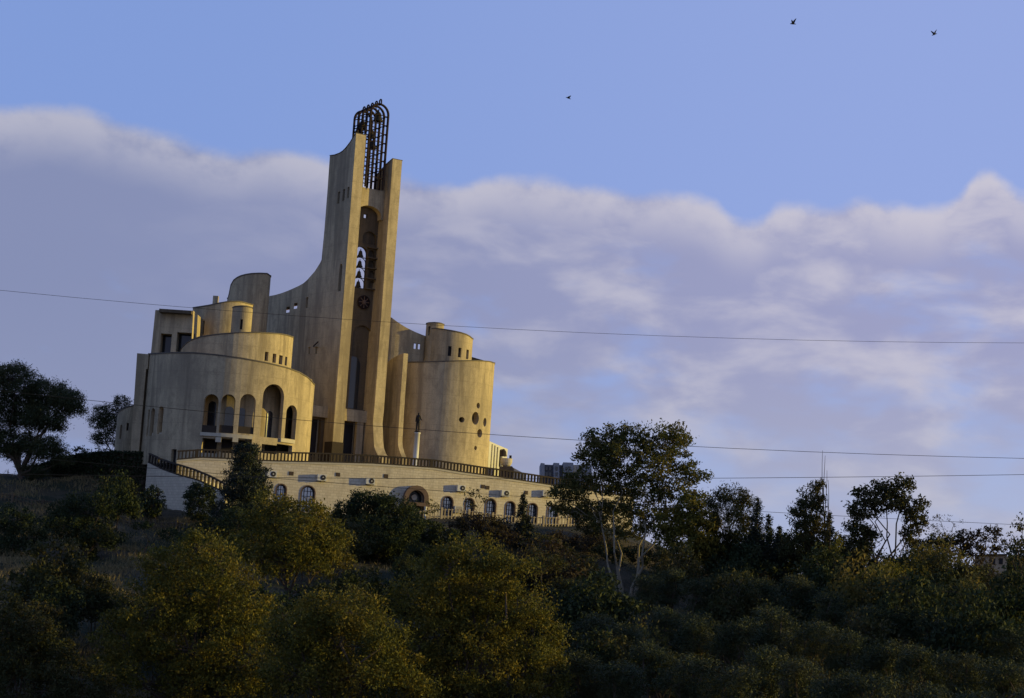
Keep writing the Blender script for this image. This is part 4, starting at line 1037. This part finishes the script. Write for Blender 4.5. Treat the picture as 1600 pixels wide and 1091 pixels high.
# clipped hedge on the bank
rng = np.random.default_rng(7)
hp0, hp1 = at(40, 742, 178), at(230, 735, 174.5); hd = thing('hedge', 'dark clipped hedge on the bank between the left pine and the palace stair', 'hedge', hp0)
tr_h = trace([(40,742),(60,727),(90,718),(120,710.5),(150,707),(180,705.5),(228,706.5)])
n_ = 52000; s_ = rng.uniform(0, 1, n_); wv = rng.uniform(-1, 1, n_); hv = rng.uniform(0, 1, n_) ** 0.7
xs_ = hp0.x + (hp1.x - hp0.x) * s_; ys_ = hp0.y + (hp1.y - hp0.y) * s_ + wv * 0.8
topz = np.interp(xs_, [hp0.x + (hp1.x - hp0.x) * i / 12 for i in range(13)], [z_on((hp0.lerp(hp1, i / 12)).x, (hp0.lerp(hp1, i / 12)).y, tr_h, 11) for i in range(13)])
gz_ = g(xs_, ys_)
shell = (np.abs(wv) > 0.6) | (hv > 0.75); C = np.stack([xs_, ys_, gz_ + (topz - gz_) * hv], 1)[shell] + rng.normal(size=(int(shell.sum()), 3)) * 0.04
obj('foliage', leaves_mesh(C, 0.10, rng, 0.55), 'l_hedge', hd)
core = MB()
for i in range(12):
    a_, b_ = hp0.lerp(hp1, i / 12), hp0.lerp(hp1, (i + 1) / 12); zt_ = min(z_on(a_.x, a_.y, tr_h, 11), z_on(b_.x, b_.y, tr_h, 11)) - 0.15; zb_ = gz(a_.x, a_.y) - 0.3
    core.prism([(a_.x, a_.y - 0.55, zb_), (b_.x - 0.01, b_.y - 0.55, zb_), (b_.x - 0.01, b_.y + 0.55, zb_), (a_.x, a_.y + 0.55, zb_)], (0, 0, max(0.2, zt_ - zb_)))
core.build('stems', 'bark', hd)
T('shrub', 'low rough shrub growing above the left end of the hedge', 125, 179, [(124,703,10,6),(136,706,8,6),(160,703,8,4)], 8, 'l_green', dens=1.0, size=0.1, clump=0.25, tr=0.05, cat='shrub')
# round clipped bushes
T('clipped_bush', 'round clipped dark bush before the stair wall, the left one of two', 237, 160, [(237,784,20,24)], 10, 'l_hedge', dens=2.6, size=0.09, clump=0.24, tr=0.08, cat='bush', group='clipped bushes', fill=0.6)
T('clipped_bush', 'round clipped dark bush beside the conifer, the larger one of two', 314, 159, [(314,784,25,31)], 11, 'l_hedge', dens=2.6, size=0.09, clump=0.24, tr=0.08, cat='bush', group='clipped bushes', fill=0.6)
# conifer in front of the stair foot
T('conifer_tree', 'dark upright bushy conifer overlapping the left part of the stone wall', 385, 156, [(388,708,22,16),(383,735,34,22),(388,765,42,26),(382,800,48,28)], 12, 'l_spruce', dens=2.6, size=0.12, clump=0.34, aspect=0.28, tr=0.16, up=1.1, fill=0.3)
# dark evergreens before the wall
T('evergreen_tree', 'dark green broad tree hiding the wall left of the entrance portal', 590, 150, [(575,790,38,24),(610,800,40,26),(545,805,28,22),(640,815,26,18),(590,835,60,30),(560,865,40,25),(625,860,40,26)], 13, 'l_green', dens=1.25, size=0.1, clump=0.42, tr=0.16)
T('shrub', 'dark rounded shrub below the entrance portal', 660, 152, [(655,830,34,20),(690,838,26,18),(680,865,40,22)], 14, 'l_green', dens=1.2, size=0.12, clump=0.36, tr=0.08, cat='shrub')
T('rust_shrub', 'red brown shrub under the row of arched windows', 745, 154, [(735,815,22,14),(765,820,28,16),(715,830,22,14),(775,842,34,18)], 15, 'l_rust', dens=1.1, size=0.10, clump=0.34, tr=0.07, cat='shrub')
T('sapling', 'thin sapling with scattered leaves in front of the arched windows', 742, 158, [(730,776,14,8),(745,772,12,7),(757,783,10,8),(738,790,10,7)], 16, 'l_olive', dens=0.55, size=0.10, clump=0.3, tr=0.05, twigs=1.4)
T('sapling', 'small leafy sapling just right of the entrance portal', 676, 159, [(672,786,7,9),(680,796,8,9),(668,802,6,8)], 17, 'l_birch', dens=0.8, size=0.09, clump=0.22, tr=0.04)
Cn('spruce_tree', 'small dark spruce before the arched windows at the wall centre right', 818, 156, 817, 769, 25, 18, dens=2.0, size=0.10)
T('shrub', 'dark low shrub at the left foot of the small spruce', 790, 156, [(786,822,12,14),(795,835,16,14)], 19, 'l_spruce', dens=1.2, size=0.1, clump=0.26, tr=0.05, cat='shrub')

# ---- tall multi-stemmed tree right of the terrace
T('plane_tree', 'tall tree with several pale stems and an airy olive crown right of the terrace', 980, 146,
  [(945,690,36,24),(985,685,34,24),(1030,690,34,26),(1060,680,24,20),(925,715,32,22),(965,720,40,26),(1010,725,40,28),(1060,720,28,24),(905,750,28,20),(945,755,36,22),(1000,765,42,24),(1050,760,30,22),(1090,745,20,14),(1080,780,24,18),(900,775,22,14),(960,790,26,14),(925,795,24,14),(1000,800,26,16),(1045,805,26,18),(1075,820,22,16),(885,800,18,12),(880,770,22,14),(872,788,14,9),(930,815,18,12),(1005,822,22,12),(960,832,14,9),(1050,832,20,14)],
  20, 'l_plane', 'palebark', dens=1.0, size=0.125, clump=0.44, stems=6, tr=0.12, twigs=1.6, fill=0.25)
T('shrub', 'loose shrub with thin twigs at the foot of the pale-stemmed tree', 900, 140, [(895,895,34,22),(925,905,26,20),(880,915,26,18)], 21, 'l_birch', dens=0.5, size=0.09, clump=0.36, tr=0.05, cat='shrub', twigs=2.2)
T('leafy_tree', 'dark olive tree behind the pale-stemmed tree, filling below its crown', 1085, 141, [(1075,800,30,26),(1095,830,34,28),(1070,850,36,28),(1110,865,30,24),(1040,830,22,26)], 22, 'l_autumn', dens=1.2, size=0.12, clump=0.4, tr=0.13)
T('leafy_tree', 'broad dark tree with feathery upright shoots right of the pale-stemmed tree', 1140, 142, [(1145,775,28,18),(1120,790,22,20),(1160,800,24,22),(1135,820,38,26),(1165,850,30,26),(1130,865,34,24)], 23, 'l_olive', dens=1.5, size=0.12, clump=0.36, aspect=0.25, tr=0.13, up=1.0)
Cn('spruce_tree', 'dark narrow spruce beside the feathery tree', 1184, 140, 1184, 775, 42, 24, dens=1.5)
Cn('cypress_tree', 'thin pointed cypress between two spruces on the skyline', 1201, 145, 1201, 802, 16, 25, lift=0.6, power=0.6, dens=1.2)
Cn('spruce_tree', 'short spruce left of the pointed poplar', 1218, 140, 1217, 819, 32, 26, dens=1.5)
T('poplar_tree', 'pointed dense poplar beside the bare twigs on the skyline', 1265, 138, [(1275,760,14,10),(1268,780,20,16),(1260,805,28,22),(1266,835,30,26),(1250,860,32,24),(1280,870,28,24)], 27, 'l_olive', dens=1.6, size=0.12, clump=0.36, aspect=0.35, tr=0.14, up=0.7)
Cn('spruce_tree', 'dark spruce right of the pointed poplar', 1300, 139, 1296, 797, 38, 28, dens=1.5)
T('poplar_tree', 'yellow green columnar young poplar below the dark spruce', 1308, 132, [(1308,850,10,16),(1306,880,14,22),(1300,910,18,20)], 29, 'l_lime', dens=1.0, size=0.085, clump=0.3, tr=0.07)
# bare twigs of a dead poplar
rng = np.random.default_rng(30); b0 = at(1290, 870, 138); dp = thing('bare_poplar', 'bundle of tall bare twigs standing above the treetops', 'tree', (b0.x, 138, gz(b0.x, 138)))
mb = MB()
for (x0, x1, y1) in [(1289,1286,704),(1290,1288,712),(1291,1290,735),(1292,1293,750),(1288,1287,748),(1294,1295,775)]:
    P = [np.array(at(x0 + (x1 - x0) * f_ + 2.2 * math.sin(5 * f_ + x0), 880 + (y1 - 880) * f_, 138)) for f_ in [i / 9 for i in range(10)]]
    P[0] = np.array([b0.x + rng.uniform(-.1, .1), 138 + rng.uniform(-.1, .1), gz(b0.x, 138) - 0.2])
    mb.tube(P, [0.06 - 0.048 * i / 9 for i in range(10)], 5)
mb.build('trunk', 'bark', dp)
T('oak_tree', 'leafy tree with gaps showing its branches on the right skyline', 1383, 136,
  [(1385,765,26,14),(1408,758,18,14),(1345,772,14,12),(1350,795,24,18),(1390,785,34,18),(1425,790,22,16),(1335,820,18,16),(1430,815,20,16),(1355,840,26,18),(1420,840,14,14),(1340,860,24,18)],
  31, 'l_olive', dens=1.25, size=0.125, clump=0.38, tr=0.15, twigs=1.2)
T('bush', 'sunlit yellow green bush under the gappy tree', 1385, 128, [(1360,905,28,18),(1395,900,28,20),(1420,915,20,16),(1375,925,34,16)], 32, 'l_lime', dens=0.9, size=0.09, clump=0.36, tr=0.08, cat='bush')
T('bare_shrub', 'nearly bare shrub on the skyline right of the gappy tree', 1480, 139, [(1470,812,12,12),(1492,815,14,12),(1480,830,22,12),(1460,825,8,10)], 33, 'l_rust', dens=0.22, size=0.07, clump=0.3, tr=0.08, twigs=6.0, cat='shrub')
T('leafy_tree', 'dark rounded tree above the pale house wall', 1540, 141, [(1540,835,20,14),(1515,845,20,14),(1500,840,14,12),(1560,850,14,10),(1525,862,30,14),(1480,855,26,16)], 34, 'l_rust', dens=1.0, size=0.11, clump=0.34, tr=0.12)
T('leafy_tree', 'sparse tree cut by the right edge of the picture', 1598, 137, [(1598,820,14,16),(1582,845,14,12),(1605,850,18,16),(1592,880,22,14)], 35, 'l_olive', dens=0.7, size=0.11, clump=0.34, tr=0.1)
T('leafy_tree', 'dark brownish tree filling the slope below the pale house wall', 1500, 130, [(1480,885,34,22),(1520,900,36,22),(1560,915,36,20),(1490,930,40,24),(1545,945,44,24),(1590,940,30,24)], 36, 'l_olive', dens=0.9, size=0.095, clump=0.42, tr=0.14)

T('leafy_tree', 'dark tree standing against the right end of the stone wall', 935, 160, [(905,802,22,16),(940,797,24,18),(972,806,22,18),(930,826,32,14),(985,830,24,16)], 93, 'l_olive', dens=1.0, size=0.10, clump=0.36, tr=0.1)
T('leafy_tree', 'dark tree closing the skyline gap between spruce and pointed poplar', 1228, 143, [(1212,850,22,18),(1238,845,20,16),(1225,875,36,20),(1196,870,22,18)], 94, 'l_green', dens=1.2, size=0.10, clump=0.38, tr=0.1)
T('leafy_tree', 'dark olive tree between the pointed poplar and the gappy tree', 1322, 141, [(1318,850,18,18),(1335,868,24,18),(1312,880,26,18),(1350,885,26,16)], 95, 'l_olive', dens=1.2, size=0.10, clump=0.38, tr=0.1)
T('leafy_tree', 'dark brownish tree right behind the gappy tree', 1450, 140, [(1440,858,22,14),(1465,848,22,14),(1450,880,34,18),(1420,890,26,16)], 96, 'l_olive', dens=1.2, size=0.10, clump=0.38, tr=0.1)
T('scrub', 'brown scrub at the right foot of the stone wall under the pale-stemmed tree', 900, 157, [(880,842,24,10),(915,846,24,10),(945,850,20,12),(900,858,30,10)], 90, 'l_rust', dens=1.0, size=0.085, clump=0.3, tr=0.05, cat='shrub', twigs=1.6)
T('scrub', 'olive scrub spreading below the small spruce on the slope', 855, 152, [(850,845,24,10),(875,862,26,12),(845,868,24,12),(910,880,28,12)], 91, 'l_olive', dens=1.0, size=0.085, clump=0.3, tr=0.05, cat='shrub', twigs=1.4)
T('scrub', 'dark scrub behind the foot of the pale-stemmed tree', 955, 153, [(945,862,22,14),(970,868,22,16),(1000,868,22,16),(1030,872,22,18)], 92, 'l_green', dens=1.0, size=0.09, clump=0.32, tr=0.05, cat='shrub')
# ---- autumn trees in the foreground
T('autumn_tree', 'yellow green tree in front of the wall, topmost of the autumn trees', 455, 112, [(430, 785, 35, 18), (480, 800, 39, 22), (420, 815, 42, 25), (470, 835, 58, 31), (520, 840, 32, 29), (400, 850, 46, 31), (440, 870, 70, 34), (505, 880, 46, 31)], 40, 'l_autumn', dens=0.85, size=0.085, clump=0.46, tr=0.16)
T('autumn_tree', 'yellow green tree low on the left slope beside the dry grass', 310, 92, [(310, 860, 46, 29), (260, 885, 46, 34), (350, 890, 52, 36), (300, 930, 81, 45), (370, 950, 64, 45), (240, 950, 58, 45), (300, 1000, 93, 56), (200, 1000, 58, 45), (390, 1020, 70, 56), (240, 1060, 104, 56), (340, 1080, 104, 56)], 41, 'l_autumn', dens=0.85, size=0.075, clump=0.46, tr=0.18)
T('autumn_tree', 'golden green tree at the bottom edge left of the picture centre', 520, 82, [(500, 950, 46, 27), (560, 960, 49, 31), (460, 985, 53, 38), (530, 1000, 70, 45), (600, 1000, 42, 38), (480, 1050, 81, 50), (570, 1060, 81, 50), (640, 1070, 46, 45)], 42, 'l_autumn', dens=0.9, size=0.07, clump=0.46, tr=0.18)
T('autumn_tree', 'largest golden green tree at the bottom centre below the portal', 745, 86, [(740, 870, 46, 29), (700, 890, 53, 34), (790, 895, 46, 31), (740, 920, 81, 45), (660, 940, 58, 43), (810, 950, 53, 45), (720, 980, 93, 50), (830, 1000, 53, 45), (650, 1010, 58, 50), (760, 1040, 104, 56), (850, 1060, 51, 50), (680, 1075, 93, 56)], 43, 'l_autumn', dens=0.88, size=0.07, clump=0.46, tr=0.2)
T('autumn_tree', 'dim green tree in the lower left corner beyond the dry grass', 30, 88, [(10,960,40,30),(50,985,38,34),(20,1020,55,40),(80,1030,44,36),(50,1075,80,45),(130,1075,50,40)], 44, 'l_olive', dens=1.05, size=0.075, clump=0.40, tr=0.15)
T('shrub', 'pale yellowish shrub on the dry slope at the left edge', 30, 108, [(20,915,34,20),(60,905,26,18),(85,920,20,14)], 45, 'l_birch', dens=0.8, size=0.09, clump=0.32, tr=0.06, cat='shrub')
T('leafy_tree', 'dim tree on the shaded lawn below the hedge', 135, 142, [(130,795,34,26),(165,785,22,24),(100,820,34,20),(150,835,46,26),(120,860,36,22)], 46, 'l_green', dens=1.0, size=0.095, clump=0.42, tr=0.12)
T('leafy_tree', 'dim green tree at the left edge under the picket fence', 15, 140, [(20,810,32,20),(-10,830,30,26),(45,835,34,22),(20,855,40,18)], 47, 'l_green', dens=1.0, size=0.095, clump=0.42, tr=0.12)
T('shrub', 'small dark shrub on the bank below the round bushes', 220, 146, [(222,822,16,8),(265,835,20,9)], 48, 'l_green', dens=1.0, size=0.1, clump=0.3, tr=0.05, cat='shrub')
T('leafy_tree', 'dark tree filling the gap between the conifer and the autumn trees', 330, 130, [(330,830,34,22),(300,845,28,18),(375,820,40,24),(345,860,50,24)], 49, 'l_green', dens=1.0, size=0.09, clump=0.42, tr=0.12)
T('leafy_tree', 'dark olive tree in the hollow left of the dark pines', 860, 118, [(850,880,30,22),(880,930,34,26),(860,960,40,26),(890,985,36,28)], 50, 'l_olive', dens=0.9, size=0.085, clump=0.4, tr=0.12)

# ---- dense grove of dark pines, lower right: three grown pines, copied
rng = np.random.default_rng(60); protos = []
for k in range(4):
    lobes = []
    for i in range(15):
        q = rng.uniform(0, 2 * math.pi); rr_ = rng.uniform(0, 1) ** 0.6 * 62; hh = rng.uniform(0, 1)
        lobes.append((1200 + rr_ * math.cos(q) * (1 - 0.45 * hh), 985 - 95 * hh, rng.uniform(22, 34), rng.uniform(18, 27)))
    protos.append(T('pine_tree', 'dark rounded pine in the dense grove at the lower right', 1200, 95, lobes, 61 + k, 'l_pine', dens=1.0, size=0.115, aspect=0.20, clump=0.46, tr=0.17, group='dark pines of the lower right grove', blobs=0.7, fill=0.3, depth=1.0, baseZ=gz(at(1200, 900, 95).x, 95) - 0.2, twigs=0.3))
def top_of(p):
    me = [c_ for c_ in p.children if c_.name.startswith('crown')][0].data; a_ = np.empty(len(me.vertices) * 3, np.float32); me.vertices.foreach_get('co', a_)
    return float(np.percentile(a_[2::3], 99.5)) - p.location.z
PH = [top_of(p) for p in protos]
spots = [(905,905,122),(960,925,118),(1010,900,124),(1050,890,126),(1100,905,120),(1150,895,124),(1200,905,120),(1255,900,122),(1300,925,116),(1350,945,112),(1420,950,112),(1470,965,108),(1530,975,108),(1590,985,104),
         (930,960,104),(985,975,100),(1040,950,104),(1095,960,102),(1150,965,100),(1210,950,104),(1265,970,100),(1320,985,98),(1380,1000,96),(1440,1010,94),(1500,1020,92),(1570,1030,90),
         (915,1020,88),(975,1035,86),(1030,1005,90),(1085,1025,86),(1140,1040,84),(1195,1010,88),(1255,1030,86),(1310,1050,82),(1375,1055,82),(1450,1070,80),(1530,1080,78),(1600,1075,78),(1630,1000,98),(1640,940,112)]
NUM = 'first second third fourth fifth sixth seventh eighth ninth tenth eleventh twelfth thirteenth fourteenth fifteenth sixteenth seventeenth eighteenth nineteenth twentieth'.split(); rows_n = {}
spots.sort(key=lambda q: q[0])
for i, (px, py, Y) in enumerate(spots):
    src = protos[i % 4]; p = at(px, py, Y); z = gz(p.x, Y) - 0.2; sc_ = (p.z - z) / PH[i % 4]; wide = min(max(sc_, 0.75), 1.15)
    row = 'back' if Y >= 108 else 'middle' if Y > 91 else 'front'
    rows_n[row] = rows_n.get(row, 0) + 1; lab = 'dark rounded pine, %s from left in the %s row of the grove' % (NUM[rows_n[row] - 1], row)
    loc = (p.x, Y, z); rz_ = rng.uniform(0, 6.28)
    if i < 4: src.location = loc; src.scale = (wide, wide, sc_); src.rotation_euler = (0, 0, rz_); src['label'] = lab
    else: copy_tree(src, lab, loc, (wide, wide, sc_), rz_)
# understory: dark shrubs all over the slope, three kinds, copied
sproto = []
for k, lf in enumerate(['l_olive', 'l_green', 'l_rust', 'l_birch']):
    sproto.append(T('slope_shrub', 'dark shrub of the undergrowth on the shaded hillside', 700, 120, [(700,930,26,20),(680,945,22,16),(722,945,24,18),(700,955,34,14)], 70 + k, lf, dens=[1.0, 1.0, 0.8, 0.7][k], size=0.08, clump=0.36, tr=0.05, cat='shrub', group='undergrowth shrubs on the shaded hillside', baseZ=gz(at(700, 900, 120).x, 120) - 0.1, twigs=1.0))
SH = [top_of(p) for p in sproto]; SX = [at(700, 930, 120).x] * 4
rs = np.random.default_rng(71); cnt = 0; tries = 0; used = set()
while cnt < 150 and tries < 4000:
    tries += 1
    Y = rs.uniform(78, 160); px = rs.uniform(-20, 1640); p = at(px, 900, Y); z = gz(p.x, Y); qx, qy = proj((p.x, Y, z))
    if not (0 < qx < 1620 and 790 < qy < 1150): continue
    if qx < 215 and 875 < qy < 1000: continue                      # the dry grass stays open
    if qx < 330 and qy < 880 and rs.uniform() < 0.6: continue
    if 540 < qx < 600 and 885 < qy < 925: continue
    k = rs.choice([0, 1, 2, 3], p=[.4, .35, .15, .10]); s_ = rs.uniform(0.7, 1.5) * (1.25 if px > 850 else 1.0)
    if qy < 885 and 380 < qx < 820: continue
    if qy < 838 and 380 < qx < 1000: continue
    if 930 < qx < 1030 and qy < 1000: continue
    if 800 < qx < 960 and qy < 930: s_ = 0.5; k = rs.choice([0, 2, 3])
    if 640 < qx < 900 and rs.uniform() < 0.25: pass
    if 180 < qx < 420 and qy < 970: continue
    if Y < 105: s_ = min(s_, 1.15)
    if 600 < qx < 960 and qy < 960: s_ *= 0.6
    if qy < 850: s_ *= 0.55
    o = copy_tree(sproto[k], sproto[k]['label'], (0, 0, 0), 1, 0) if k in used else sproto[k]; used.add(k)
    o.location = (p.x, Y, z - 0.1); o.scale = (s_, s_, s_ * rs.uniform(0.8, 1.3)); o.rotation_euler = (0, 0, rs.uniform(0, 6.28)); cnt += 1
    mark = [(220, 'the left pine'), (430, 'the palace stair'), (610, 'the palace tower'), (700, 'the entrance portal'), (880, 'the right arched windows'), (1040, 'the pale-stemmed tree'), (1180, 'the feathery tree'), (1310, 'the pointed poplar'), (1450, 'the gappy tree'), (9999, 'the pale house wall')]
    o['label'] = '%s shrub %s on the shaded slope below %s' % (['olive green', 'dark green', 'reddish brown', 'thin yellowish'][k], 'high up' if qy < 930 else 'midway' if qy < 1010 else 'low down', [m_ for lim, m_ in mark if qx < lim][0])
# dry grass on the slopes
rng = np.random.default_rng(80); n_ = 130000
px_ = np.where(rng.uniform(size=n_) < 0.6, rng.uniform(-42, -16, n_), rng.uniform(-45, 25, n_)); py_ = rng.uniform(88, 174, n_)
pat = np.sin(px_ * 0.5 + 1) * np.sin(py_ * 0.37) + 0.6 * np.sin(px_ * 0.19 - py_ * 0.23) + rng.normal(size=n_) * 0.35
ok = (pat > -0.1) & ((px_ < -29) | (py_ < 161)); px_, py_ = px_[ok], py_[ok]; hz = rng.uniform(0.10, 0.30, len(px_))
C = np.stack([px_, py_, g(px_, py_) + hz * 0.8], 1)
gm = leaves_mesh(C, 0.24, rng, 0.10, 2.2)
tag(obj('grass', gm, 'grass'), 'dry tufted grass on the shaded slope', 'grass', kind='stuff')
print('LEAVES', NL)
